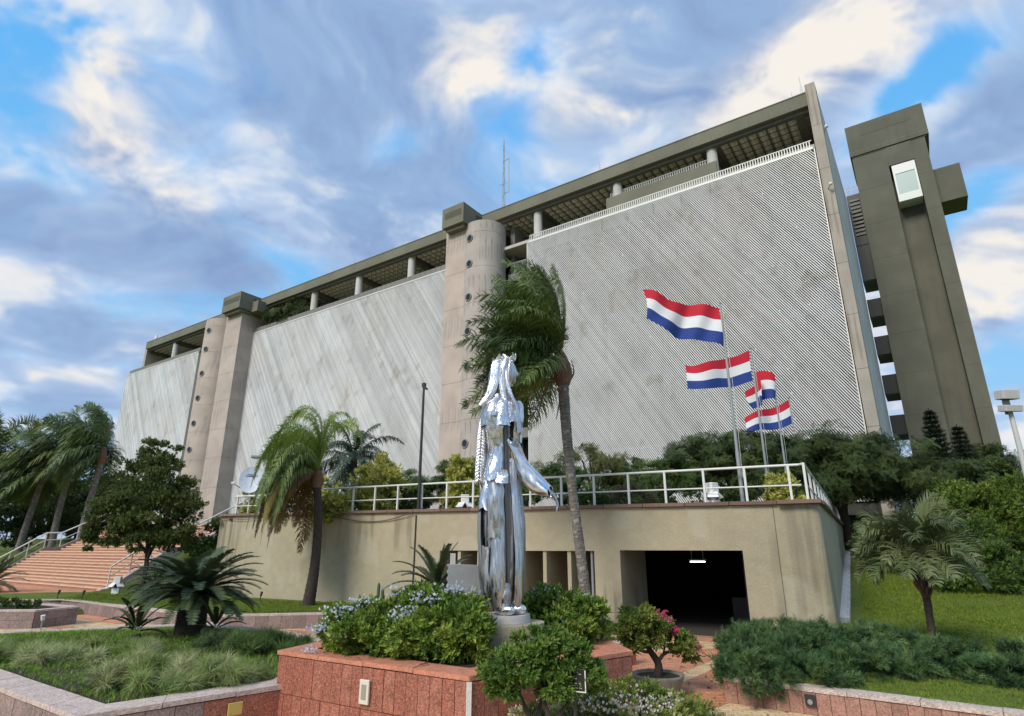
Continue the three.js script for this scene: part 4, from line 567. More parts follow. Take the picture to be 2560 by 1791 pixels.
  strip([[0.03, 3.72, 0.1], [0.0, 3.5, 0.16], [0.03, 3.25, 0.19], [0.12, 3.0, 0.21], [0.22, 2.74, 0.18]], 0.06, 2, 0.2); strip([[-0.08, 3.72, -0.08], [-0.16, 3.5, -0.13], [-0.2, 3.25, -0.14], [-0.3, 3.0, -0.12]], 0.14, 0, 0); strip([[0.02, 3.73, -0.1], [-0.02, 3.5, -0.16], [0.0, 3.2, -0.17], [0.1, 2.9, -0.19]], 0.1, 0, 0.2); strip([[-0.1, 3.72, 0.0], [-0.2, 3.55, 0.02], [-0.24, 3.3, 0.02], [-0.32, 3.02, 0.02]], 0.15, 1, 0.9);
  for (let k = 0; k < 13; k++) { const a = k / 13 * 6.283, r = 0.155; const m = part('wreath_leaf', shell(4, 6, (u, v) => V((u - 0.5) * 0.05 * Math.sin(v * 3.0 + 0.1), v * 0.12 - 0.02, Math.sin(v * 2) * 0.02 + Math.abs(u - 0.5) * 0.02), 0.006), M.steel[2], S); m.position.set(-0.02 + Math.cos(a) * r, 3.69 + 0.03 * Math.cos(a), Math.sin(a) * r * 0.85); m.rotation.set(0.5 * Math.sin(k * 3.7), -a + 1.57, 0.9 * Math.sin(k * 2.3)); }
  part('wreath_band', tube(Array.from({ length: 25 }, (_, k) => { const a = k / 24 * 6.2832; return V(-0.02 + Math.cos(a) * 0.15, 3.68 + 0.03 * Math.cos(a), Math.sin(a) * 0.13); }), Array(25).fill(0.014), 6), M.steel[2], S);
  // reaching arm: wide sleeve, wrist, hand with five fingers
  const arm = new THREE.CatmullRomCurve3([V(0.12, 2.35, 0.05), V(0.26, 2.08, 0.1), V(0.46, 1.84, 0.17), V(0.66, 1.64, 0.24)]);
  part('sleeve', shell(22, 26, (u, v) => { const p = arm.getPoint(v), a = u * 6.2832, r = lerp(0.15, 0.085, v) * (1 + 0.16 * Math.sin(a * 3 + v * 4)), drop = Math.max(0, -Math.sin(a)) * 0.16 * Math.sin(Math.PI * clamp(v * 1.05)); return p.add(V(-Math.sin(a) * -0.0 + Math.cos(a) * r * 0.55, Math.sin(a) * r - drop, Math.cos(a) * -r * 0.8)); }, 0.01), M.steel[2], S);
  { const h = part('hand', shell(14, 10, (u, v) => { const a = u * 6.2832; return V(lerp(0.62, 0.735, v) + Math.sin(a) * 0.012, lerp(1.68, 1.545, v) + Math.sin(a) * 0.02, 0.24 + Math.cos(a) * lerp(0.036, 0.055, v)); }, 0.006), M.steel[0], S);
    [[0.045, 0.105], [0.016, 0.12], [-0.014, 0.11], [-0.042, 0.085]].forEach(([z, L], k) => part('finger', tube(curve([[0.725, 1.56, 0.24 + z], [0.75, 1.52 - L * 0.2, 0.242 + z * 1.1], [0.752, 1.5 - L * 0.55, 0.245 + z * 1.15], [0.735, 1.49 - L, 0.248 + z * 1.15]], 9), [0.014, 0.014, 0.0135, 0.013, 0.0125, 0.012, 0.011, 0.01, 0.0085, 0.006], 8), M.steel[0], h));
    part('thumb', tube(curve([[0.66, 1.62, 0.285], [0.655, 1.575, 0.315], [0.67, 1.53, 0.325]], 6), [0.016, 0.016, 0.015, 0.014, 0.012, 0.01, 0.006], 8), M.steel[0], h); }
  // far hand folded at the waist with the clasp
  plate('clasp', 1.3, 1.75, 1.76, 1.95, 0.13, 2, 60, 0.6, 0.02); plate('hem_sheet', 1.2, 1.7, 0.06, 0.4, 0.04, 1, 61, 0.9, 0.03, 0.08);
  // ear of wheat hanging at the back
  { const c = new THREE.CatmullRomCurve3([V(-0.31, 2.86, 0.08), V(-0.35, 2.6, 0.1), V(-0.37, 2.25, 0.11), V(-0.38, 1.88, 0.1), V(-0.34, 1.5, 0.08)]); const m = part('wheat_stem', tube(c.getPoints(24), Array(25).fill(0.014), 8), M.steel[1], S);
    const gg = shell(4, 7, (u, v) => V((u - 0.5) * 0.045 * Math.sin(v * 3.1), -v * 0.1, 0.016 * Math.sin(v * 3.1) * (1 - Math.abs(u - 0.5) * 2)), 0.008);
    for (let k = 0; k < 22; k++) for (const s of [-1, 1]) { const p = c.getPoint(0.08 + 0.72 * k / 22), g = part('grain', gg, M.steel[2], m); g.position.set(p.x + s * 0.006, p.y, p.z + 0.014); g.rotation.set(0.15, 0, s * 0.62); } }
  for (const [x, z, r, s] of [[-0.07, 0.17, -0.55, 1], [0.1, 0.08, -0.35, 0.8]]) { const m = part('foot', new THREE.SphereGeometry(1, 24, 16).scale(0.17 * s, 0.075, 0.075).translate(0.08, 0.065, 0), M.steel[2], S); m.position.set(x, 0.005, z); m.rotation.y = r; part('ankle', tube([V(-0.02, 0.08, 0), V(-0.04, 0.25, 0)], [0.05, 0.045], 12), M.steel[1], m); }
  const B = thing('steel_slab', 'dull grey metal slab with a saw-tooth edge standing behind the statue', 'slab', [-0.74, 0.96, -9.55], 0.1);
  part('slab', (() => { const s = new THREE.Shape(); s.moveTo(0.32, 0); s.lineTo(0.32, 1.08); s.lineTo(-0.22, 1.1); for (let k = 0; k < 22; k++) s.lineTo(-0.24 + (k % 2) * 0.025, 1.09 - k * 0.049); s.lineTo(-0.24, 0); return metreUV(new THREE.ExtrudeGeometry(s, { depth: 0.06, bevelEnabled: true, bevelSize: 0.006, bevelThickness: 0.006, bevelSegments: 1 })); })(), MS({ map: concrete([0.36, 0.36, 0.35], [0.2, 0.2, 0.2], 301, 1, 1.2), metalness: 0.6, roughness: 0.55 }), B);
  part('spike', box(-0.2, -0.12, 1.1, 1.26, 0.01, 0.05), M.column, B);
}

// ---------------------------------------------------------------- flagpoles and flags
function flagTexture(emblem) {
  const c = document.createElement('canvas'); c.width = 512; c.height = 288; const x = c.getContext('2d');
  x.fillStyle = '#c8102e'; x.fillRect(0, 0, 512, 96); x.fillStyle = '#eceef0'; x.fillRect(0, 96, 512, 96); x.fillStyle = '#1f3f8f'; x.fillRect(0, 192, 512, 96);
  if (emblem) { x.strokeStyle = '#9aa3a8'; x.lineWidth = 3; x.beginPath(); x.arc(256, 144, 38, 0, 7); x.stroke(); x.lineWidth = 2; x.beginPath(); x.arc(256, 144, 27, 0, 7); x.stroke(); x.strokeStyle = '#7f9d86'; x.lineWidth = 4; x.beginPath(); x.arc(256, 144, 20, 0.5, 2.6); x.stroke(); x.fillStyle = '#c9b25a'; x.beginPath(); for (let k = 0; k < 10; k++) { const r = k % 2 ? 4 : 10, a = k * Math.PI / 5 - Math.PI / 2; x.lineTo(256 + Math.cos(a) * r, 142 + Math.sin(a) * r); } x.fill(); }
  const t = new THREE.CanvasTexture(c); t.colorSpace = THREE.SRGBColorSpace; return t;
}
const cloths = [false, true].map((e) => new THREE.MeshPhysicalMaterial({ map: flagTexture(e), roughness: 0.85, transmission: 0.25, thickness: 0, side: THREE.DoubleSide, sheen: 0.3 }));
function clothSheet(nu, nv, fn) { const pos = [], uv = [], idx = []; for (let j = 0; j <= nv; j++) for (let i = 0; i <= nu; i++) { pos.push(...fn(i / nu, j / nv)); uv.push(i / nu, j / nv); } for (let j = 0; j < nv; j++) for (let i = 0; i < nu; i++) { const a = j * (nu + 1) + i; idx.push(a, a + nu + 1, a + 1, a + 1, a + nu + 1, a + nu + 2); } const g = new THREE.BufferGeometry(); g.setAttribute('position', new THREE.Float32BufferAttribute(pos, 3)); g.setAttribute('uv', new THREE.Float32BufferAttribute(uv, 2)); g.setIndex(idx); g.computeVertexNormals(); return g; }
function flagpole(x, z, h, label) { const t = thing('flagpole', label, 'flagpole', [x, 3.33, z], 0, 'flagpoles in a row on the terrace'); part('pole', tube([V(0, 0, 0), V(0, 1.6, 0), V(0, 1.62, 0), V(0, h, 0)], [0.055, 0.055, 0.045, 0.032], 14), M.greyMetal, t); part('finial', new THREE.SphereGeometry(0.055, 12, 8).scale(1, 0.7, 1).translate(0, h + 0.03, 0), M.greyMetal, t); part('base_collar', new THREE.CylinderGeometry(0.1, 0.12, 0.12, 16).translate(0, 0.06, 0), M.greyMetal, t); part('halyard', tube([V(0.06, 0.9, 0.03), V(0.1, h * 0.5, 0.03), V(0.045, h - 0.1, 0.02)], [0.006, 0.006, 0.006], 5), M.whiteMetal, t); part('cleat', box(0.03, 0.09, 0.85, 1.0, -0.02, 0.05), M.greyMetal, t); }
function flag(x, y, z, w, h, label, fn, emblem = 0) { const g = clothSheet(56, 20, (u, v) => fn(u, v, w, h)); const m = single('national_flag', g, cloths[emblem], label, 'flag', 'flags flying on the terrace'); m.position.set(x, y, z); return m; }
flagpole(6.43, -17.0, 6.15, 'nearest and tallest grey flagpole at the terrace corner'); flagpole(9.1, -21.5, 6.2, 'second grey flagpole from the terrace corner'); flagpole(11.85, -26.0, 6.35, 'third grey flagpole carrying the crumpled flag'); flagpole(14.84, -31.0, 6.6, 'farthest grey flagpole in the row');
// each flag streams to the left; u runs from the hoist to the fly, v from bottom to top
const wave = (u, v, a, f, p) => a * Math.sin(u * f + p + v * 0.8) * (0.15 + 0.85 * u);
flag(6.38, 9.35, -17.0, 2.35, 1.25, 'red, white and blue striped flag on the nearest pole, flying level', (u, v, w, h) => [-u * w * 0.97 + 0.05 * Math.sin(v * 3) * u, (v - 1) * h * (1 - 0.16 * u) + 0.1 * Math.sin(u * 7.5 + 0.5) * u + u * 0.38 + 0.18 * Math.pow(u, 4), wave(u, v, 0.2, 8.5, 0.4) + 0.06 * Math.sin(u * 19 + v * 4)]);
flag(9.02, 9.45, -21.5, 2.5, 1.2, 'red, white and blue striped flag on the second pole, drooping slightly', (u, v, w, h) => [-u * w * 0.97, (v - 1) * h * (1 - 0.22 * u) - 0.62 * Math.sin(u * 1.5) - 0.06 * Math.sin(u * 9) * u + 0.12 * u * u * u, wave(u, v, 0.2, 7.6, 2.2) + 0.05 * Math.sin(u * 17 - v * 4)]);
flag(11.78, 9.8, -26.0, 2.3, 1.2, 'crumpled striped flag folded back on the third pole', (u, v, w, h) => [-(u < 0.5 ? u : 0.5 + (u - 0.5) * 0.35) * w * 0.62 + 0.12 * Math.sin(u * 9 + v * 2), (v - 1) * h * (1 - 0.1 * u) + 0.3 * Math.sin(u * 5.2) * (0.4 + 0.6 * v) - 0.35 * u, 0.42 * Math.sin(u * 10 + v * 1.4) * (0.25 + u)]);
flag(14.78, 9.85, -31.0, 2.6, 1.3, 'striped flag with faint round emblem on the farthest pole, sagging to the left', (u, v, w, h) => [-u * w * 0.93, (v - 1) * h * (1 - 0.3 * u) - 1.0 * u - 0.1 * Math.sin(u * 6), wave(u, v, 0.22, 8, 1.2)], 1);

// ---------------------------------------------------------------- lamps, dish, sign
{
  const p = tpt(-10.92, 0, 0.1), t = thing('lamp_mast', 'slim black lamp mast rising from the terrace edge', 'lamp post', [p.x, topY(-10.9) + 0.11, p.z], TB); part('pole', tube([V(0, 0, 0), V(0, 4.6, 0)], [0.06, 0.045], 10), M.blackMetal, t); part('lamp_head', merge([bar(V(-0.02, 4.55, 0), V(0.2, 4.42, 0.06), 0.06, 0.04), rbox(0.14, 0.16, 0.12, 0.02, 0, 4.62, 0)]), M.blackMetal, t); part('base_plate', box(-0.12, 0.12, 0, 0.03, -0.12, 0.12), M.blackMetal, t);
}
function doubleLamp(x, y0, z, h, label, w = 1.2) { const t = thing('street_lamp', label, 'lamp post', [x, y0, z], 0.3); part('pole', tube([V(0, 0, 0), V(0, h, 0)], [0.08, 0.05], 10), M.blackMetal, t); for (const s of [-1, 1]) { const m = part('lamp_head', rbox(w, 0.16, 0.34, 0.05), M.greyMetal, t); m.position.set(s * w * 0.58, h + 0.02, 0); m.rotation.z = -s * 0.06 - 0.08; part('lens', box(-w * 0.4, w * 0.4, -0.1, -0.085, -0.13, 0.13), M.whiteMetal, m); } }
doubleLamp(-13.9, 3.3, -35, 4.0, 'twin-headed street lamp above the blown palm at the wall'); doubleLamp(-50.5, 2.5, -62, 7.1, 'twin-headed street lamp among the palms at the far left', 1.9);
{ const t = thing('floodlight_mast', 'grey floodlight mast with two stacked lamp boxes at the right edge', 'lamp post', [18.7, 1.2, -22]); part('pole', tube([V(0.1, 0, 0), V(0.1, 6.1, 0)], [0.13, 0.075], 14), M.column, t); for (const [y, h, r] of [[6.62, 0.34, 0.12], [6.1, 0.24, 0.2]]) { const m = part('floodlight', rbox(0.66, h, 0.4, 0.02), M.column, t); m.position.set(0.05, y, 0.1); m.rotation.x = r; part('lamp_face', box(-0.29, 0.29, -h / 2 - 0.012, -h / 2 - 0.002, -0.16, 0.16), M.blackMetal, m); } part('bracket', box(-0.02, 0.22, 5.9, 6.75, -0.12, -0.04), M.greyMetal, t); }
function gardenLamp(x, y, z, turn, k, label) { // white cast lantern: post, flared hood with dark openings, cap
  const t = thing('garden_lantern', label, 'lantern', [x, y, z], turn, 'white garden lanterns'); t.scale.setScalar(k);
  part('post', rbox(0.24, 0.22, 0.24, 0.012, 0, 0.11, 0), M.lampWhite, t); part('cap', rbox(0.23, 0.24, 0.23, 0.02, 0, 0.5, 0), M.lampWhite, t);
  const hood = (a) => { const s = new THREE.BufferGeometry(), p = [[-0.12, 0.4, 0.12], [0.12, 0.4, 0.12], [-0.13, 0.27, 0.25], [0.13, 0.27, 0.25], [-0.02, 0.22, 0.12], [0.02, 0.22, 0.12]]; const T = (i, j, k2) => [...p[i], ...p[j], ...p[k2]]; s.setAttribute('position', new THREE.Float32BufferAttribute([...T(0, 2, 3), ...T(0, 3, 1), ...T(2, 4, 5), ...T(2, 5, 3), ...T(0, 4, 2), ...T(1, 3, 5)], 3)); s.computeVertexNormals(); s.setAttribute('uv', new THREE.Float32BufferAttribute(new Float32Array(36), 2)); return s.rotateY(a); };
  M.lampWhite.side = THREE.DoubleSide; for (let a = 0; a < 4; a++) part('hood', hood(a * Math.PI / 2 + Math.PI / 4), M.lampWhite, t);
  part('lamp_cage', rbox(0.2, 0.2, 0.2, 0.01, 0, 0.31, 0), M.blackMetal, t);
}
{ const p = tpt(-9.35, 0, 0.75), q = tpt(-0.75, 0, 0.6), r = tpt(-17.4, 0, 0.8); gardenLamp(p.x, 3.34, p.z, 0.1, 1.25, 'white garden lantern on the terrace beside the statue'); gardenLamp(q.x, 3.34, q.z, 0.5, 1.2, 'white garden lantern on the terrace near the first flagpole'); gardenLamp(r.x, 3.34, r.z, 0.2, 1.1, 'white garden lantern on the terrace behind the blown palm'); gardenLamp(-17.15, 0.39, -27.6, 0.3, 1.15, 'white garden lantern on the lawn at the foot of the steps'); }
{ // satellite dish
  const p = tpt(-20.7, 0, 0.5), t = thing('satellite_dish', 'pale satellite dish with a dark blue label at the end of the terrace', 'satellite dish', [p.x, 3.34, p.z], 0.25);
  const d = part('reflector', shell(36, 14, (u, v) => { const a = u * 6.2832, r = v; return V(Math.cos(a) * r * 0.5, Math.sin(a) * r * 0.62, (r * r - 1) * 0.12 - r * 0.0); }, 0.012), MS({ map: concrete([0.5, 0.56, 0.62], [0.4, 0.44, 0.48], 310, 1, 2), roughness: 0.5, side: THREE.DoubleSide }), t); d.position.set(0, 1.85, 0.25); d.rotation.x = -0.25;
  part('label_plate', (() => { const c = shell(8, 2, (u, v) => { const x = (u - 0.5) * 0.5, y = 0.22 + (v - 0.5) * 0.14; return V(x, y, ((x / 0.5) ** 2 + (y / 0.62) ** 2 - 1) * 0.12 + 0.012); }, 0.004); return c; })(), (() => { const c = document.createElement('canvas'); c.width = 256; c.height = 64; const x = c.getContext('2d'); x.fillStyle = '#27406b'; x.fillRect(0, 0, 256, 64); x.fillStyle = '#a9bdd2'; const r = mulberry(8); for (let k = 0; k < 9; k++) { x.fillRect(22 + k * 24 + r() * 4, 18 + r() * 4, 5, 28); if (r() > 0.4) x.fillRect(22 + k * 24, 18 + r() * 22, 15, 5); } const tx = new THREE.CanvasTexture(c); tx.colorSpace = THREE.SRGBColorSpace; return MS({ map: tx, roughness: 0.6 }); })(), d);
  part('mast', tube([V(0, 0, -0.05), V(0, 1.3, -0.05), V(0, 1.75, 0.12)], [0.04, 0.04, 0.04], 10), M.whiteMetal, t); for (const [a, b] of [[[0.75, 0.05, 0], [0.1, 1.4, 0.1]], [[-0.6, 0.05, -0.3], [0, 1.3, -0.02]], [[-0.42, 1.5, 0.15], [-0.62, 1.62, 0.7]]]) part('strut', bar(V(...a), V(...b), 0.025), M.whiteMetal, t); part('feed_horn', rbox(0.16, 0.1, 0.12, 0.02, -0.62, 1.64, 0.74), M.whiteMetal, t);
}
{ // framed notice in the bed
  const t = thing('notice_board', 'small black framed notice behind the little round tree', 'sign', [0.585, 0.1, -6.34], -0.45); part('post', bar(V(0, -0.12, -0.02), V(0, 0.95, -0.02), 0.018), M.blackMetal, t); part('panel', rbox(0.26, 0.2, 0.02, 0.004, 0, 1.0, 0), MS({ color: rgb(0.012, 0.013, 0.012), roughness: 0.25 }), t);
  part('frame', merge([box(-0.13, 0.13, 0.9, 0.91, 0.011, 0.016), box(0.12, 0.13, 0.91, 1.09, 0.011, 0.016)]), M.whiteMetal, t); const l = []; const r = mulberry(5); for (let k = 0; k < 4; k++) for (let i = 0; i < 5; i++) if (r() > 0.3) l.push(box(-0.1 + i * 0.04, -0.1 + i * 0.04 + 0.015 + r() * 0.015, 0.93 + k * 0.04, 0.938 + k * 0.04, 0.0105, 0.013)); part('print', merge(l), M.column, t);
}
function pathLight(x, y, z, label) { const t = thing('path_light', label, 'light', [x, y, z], 0, 'small path lights'); part('stake', bar(V(0, 0, 0), V(0, 0.2, 0), 0.012), M.greyMetal, t); part('lamp_head', bar(V(0, 0.2, 0), V(0, 0.3, 0.02), 0.035, 0.045, 12), M.whiteMetal, t); }
pathLight(-10.2, 0.6, -14.05, 'small white path light on the rim of the grass planter');
function spot(x, y, z, label) { const t = thing('garden_spotlight', label, 'light', [x, y, z], 0, 'dark garden spotlights'); part('stake', bar(V(0, -0.01, 0), V(0, 0.2, 0), 0.015), M.blackMetal, t); part('lamp_head', bar(V(0, 0.18, 0), V(0.02, 0.34, -0.03), 0.035, 0.05, 12), M.blackMetal, t); }
spot(-17.7, 0.39, -24.9, 'dark spotlight stake at the bend of the far kerb'); spot(-16.6, 0.39, -24.7, 'dark spotlight stake just beyond the bend of the far kerb'); spot(-9.4, 0.39, -23.9, 'dark spotlight stake against the beige wall left of the blown palm'); spot(2.4, 0.0, -17.6, 'dark spotlight stake beside the garage pier');
// ---------------------------------------------------------------- foliage building blocks
function flat(pos) { const g = new THREE.BufferGeometry(); g.setAttribute('position', new THREE.Float32BufferAttribute(pos, 3)); g.computeVertexNormals(); return g; }
function leafTris(out, base, dir, side, len, w, fold) { // folded pointed leaf: four triangles
  const up = dir.clone().cross(side).normalize(), m = base.clone().addScaledVector(dir, len * 0.45), tip = base.clone().addScaledVector(dir, len).addScaledVector(up, -fold * len * 0.5), l = m.clone().addScaledVector(side, w).addScaledVector(up, fold * w), r = m.clone().addScaledVector(side, -w).addScaledVector(up, fold * w);
  const T = (...v) => v.forEach((q) => out.push(q.x, q.y, q.z)); T(base, m, l); T(l, m, tip); T(base, r, m); T(m, r, tip);
}
function rv(r) { const a = r() * 6.2832, z = r() * 2 - 1, s = Math.sqrt(1 - z * z); return V(Math.cos(a) * s, z, Math.sin(a) * s); }
function sprig(seed, n, len, w, spread = 0.8) { const r = mulberry(seed), o = []; for (let k = 0; k < n; k++) { const t = k / n, b = V(0, t * 0.6, 0), a = k * 2.4 + r(), d = V(Math.cos(a) * spread, 0.5 + 0.5 * r(), Math.sin(a) * spread).normalize(), s = d.clone().cross(V(0, 1, 0)).normalize(); leafTris(o, b, d, s.applyAxisAngle(d, (r() - 0.5) * 1.4), len * (0.7 + 0.5 * r()), w, 0.35); } return flat(o); }
function feather(seed, n, len) { const r = mulberry(seed), o = []; for (let f = 0; f < 4; f++) { const a = f * 1.57 + r() * 0.8, d = V(Math.cos(a), 0.25 - 0.3 * r(), Math.sin(a)).normalize(), s = d.clone().cross(V(0, 1, 0)).normalize(); for (let k = 0; k < n; k++) for (const q of [-1, 1]) { const b = d.clone().multiplyScalar(0.15 + len * k / n).add(V(0, -0.25 * (k / n) ** 2 * len, 0)); leafTris(o, b, s.clone().multiplyScalar(q).addScaledVector(d, 0.5).normalize(), d, 0.2 * (1.15 - k / n * 0.6), 0.05, 0.1); } } return flat(o); }
function spray(seed, n, len) { const r = mulberry(seed), o = []; for (let k = 0; k < n; k++) { const d = V((r() - 0.5) * 0.9, 0.8 + r() * 0.4, (r() - 0.5) * 0.9).normalize(), s = d.clone().cross(rv(r)).normalize(), L = len * (0.55 + 0.6 * r()); leafTris(o, V((r() - 0.5) * 0.1, 0, (r() - 0.5) * 0.1), d, s, L, 0.05, 0.3); for (let q = 0; q < 3; q++) { const b = d.clone().multiplyScalar(L * (0.25 + 0.2 * q)); leafTris(o, b, d.clone().add(s.clone().multiplyScalar(q % 2 ? 0.7 : -0.7)).normalize(), s, L * 0.4, 0.035, 0.2); } } return flat(o); }
function tuft(seed, n, len, w, lean) { const r = mulberry(seed), o = []; for (let k = 0; k < n; k++) { const a = r() * 6.28, h = V(Math.cos(a), 0, Math.sin(a)), s = V(-Math.sin(a), 0, Math.cos(a)).multiplyScalar(w), L = len * (0.6 + 0.55 * r()), q = lean * (0.5 + r()); let p0 = V((r() - 0.5) * 0.12, 0, (r() - 0.5) * 0.12), w0 = 1; for (let i = 0; i < 3; i++) { const t = (i + 1) / 3, p1 = p0.clone().add(V(h.x * q * t * L * 0.55, L / 3 * (1 - q * t * 0.75), h.z * q * t * L * 0.55)), w1 = 1 - t * 0.98; const A = p0.clone().addScaledVector(s, w0), B = p0.clone().addScaledVector(s, -w0), C = p1.clone().addScaledVector(s, w1), D = p1.clone().addScaledVector(s, -w1); for (const v of [A, B, C, C, B, D]) o.push(v.x, v.y, v.z); p0 = p1; w0 = w1; } } return flat(o); }
const G = { broad: sprig(1, 9, 0.55, 0.15), broad2: sprig(2, 11, 0.5, 0.11, 1), small: sprig(3, 12, 0.4, 0.12, 1), feather: feather(4, 6, 0.8), spray: spray(5, 9, 1), spray2: spray(15, 5, 1.5), small2: sprig(16, 7, 0.62, 0.14, 0.7), pine: spray(6, 9, 0.8), grass: tuft(7, 9, 1, 0.022, 0.55), mondo: tuft(8, 12, 1, 0.02, 1.1), lawn: tuft(9, 6, 1, 0.05, 0.5), petals: sprig(10, 7, 0.5, 0.2, 1.2) };
function scatter(name, geo, mat, parent, items, extra) { // items: {p, q, s, c}
  const m = new THREE.InstancedMesh(geo, mat, items.length); m.name = name; const X = new THREE.Matrix4(), col = new THREE.Color(); items.forEach((it, i) => { X.compose(it.p, it.q, it.s); m.setMatrixAt(i, X); m.setColorAt(i, col.setRGB(...it.c)); }); m.castShadow = m.receiveShadow = true; m.userData.kind = 'stuff'; if (extra) Object.assign(m.userData, extra); parent.add(m); return m;
}
const up = V(0, 1, 0);
function orient(r, dir, roll = 1) { const q = new THREE.Quaternion().setFromUnitVectors(up, dir.clone().normalize()); return q.multiply(new THREE.Quaternion().setFromAxisAngle(up, r() * 6.28 * roll)); }
// a crown: lobes hold clumps, clumps hold sprigs; the gaps between clumps let the background through
function crown(parent, name, o) {
  const r = mulberry(o.seed), items = [], tot = o.lobes.reduce((s, l) => s + Math.pow(l[3] * l[4] * l[5], 0.66), 0);
  for (const L of o.lobes) {
    const [x, y, z, rx, ry, rz] = L, n = Math.round(o.n * Math.pow(rx * ry * rz, 0.66) / tot), per = o.per ?? 40, K = Math.max(3, Math.round(n / per));
    for (let k = 0; k < K; k++) {
      const d = rv(r); if (o.noBottom && d.y < -0.35) d.y *= -0.5; const f = o.fill ? Math.cbrt(lerp(o.fill, 1, r())) : 0.72 + 0.34 * r(), c = V(x + d.x * rx * f, y + d.y * ry * f, z + d.z * rz * f), cr = (o.clump ?? 0.3) * Math.min(rx, ry, rz) * (0.6 + 0.8 * r()), tone = r(), warm = r();
      for (let i = 0; i < per; i++) { const e = rv(r).multiplyScalar(cr * Math.cbrt(r())); e.y *= o.flat ?? 0.7; const p = c.clone().add(e); if (o.floor !== undefined && p.y < o.floor) continue; const out = d.clone().multiplyScalar(o.out ?? 0.7).add(e.normalize().multiplyScalar(0.5)).add(V(0, o.lift ?? 0.25, 0)).add(rv(r).multiplyScalar(o.mess ?? 0.6)); if (o.wind) out.add(o.wind); const s = lerp(o.size[0], o.size[1], r()); const a = o.cols[Math.floor(tone * o.cols.length)], b = o.cols[Math.floor(warm * o.cols.length)], t = r(), v = 0.75 + 0.5 * r(); items.push({ p, q: orient(r, out), s: V(s, s, s), c: [lerp(a[0], b[0], t) * v, lerp(a[1], b[1], t) * v, lerp(a[2], b[2], t) * v] }); }
    }
  }
  if (o.geo2) { const odd = items.filter((_, i) => i % 5 < 2); scatter(name, o.geo2, o.mat ?? M.leaf, parent, odd); return scatter(name, o.geo, o.mat ?? M.leaf, parent, items.filter((_, i) => i % 5 >= 2)); }
  return scatter(name, o.geo, o.mat ?? M.leaf, parent, items);
}
function limbs(parent, trunk, radii, list, mat = M.bark) { part('trunk', tube(curve(trunk, 14), Array.from({ length: 15 }, (_, i) => { const t = i / 14 * (radii.length - 1), k = Math.min(radii.length - 2, Math.floor(t)); return lerp(radii[k], radii[k + 1], t - k); }), 12), mat, parent); for (const [pts, r0, r1] of list) part('branch', tube(curve(pts, 8), Array.from({ length: 9 }, (_, i) => lerp(r0, r1, i / 8)), 8), mat, parent); }
const C = { tree: [[0.06, 0.092, 0.018], [0.09, 0.13, 0.026], [0.13, 0.165, 0.036]], dark: [[0.036, 0.064, 0.014], [0.06, 0.098, 0.022], [0.09, 0.125, 0.028]], mid: [[0.075, 0.135, 0.02], [0.11, 0.18, 0.028], [0.05, 0.095, 0.02]], bright: [[0.13, 0.22, 0.022], [0.19, 0.29, 0.034], [0.085, 0.16, 0.02], [0.26, 0.33, 0.055]], lime: [[0.46, 0.46, 0.1], [0.56, 0.54, 0.16], [0.32, 0.35, 0.07]], olive: [[0.12, 0.14, 0.035], [0.16, 0.17, 0.045], [0.08, 0.1, 0.03]], juniper: [[0.05, 0.105, 0.04], [0.08, 0.155, 0.052], [0.125, 0.205, 0.065], [0.035, 0.075, 0.032]], mondo: [[0.17, 0.26, 0.055], [0.26, 0.34, 0.085], [0.36, 0.41, 0.15], [0.5, 0.48, 0.28]], grass: [[0.24, 0.42, 0.03], [0.33, 0.5, 0.045], [0.18, 0.34, 0.03]], pine: [[0.012, 0.022, 0.012], [0.02, 0.034, 0.018], [0.03, 0.045, 0.026]], sky: [[0.5, 0.57, 0.74], [0.66, 0.7, 0.8], [0.76, 0.78, 0.82]], white: [[0.75, 0.72, 0.68], [0.8, 0.7, 0.7], [0.62, 0.6, 0.52]] };
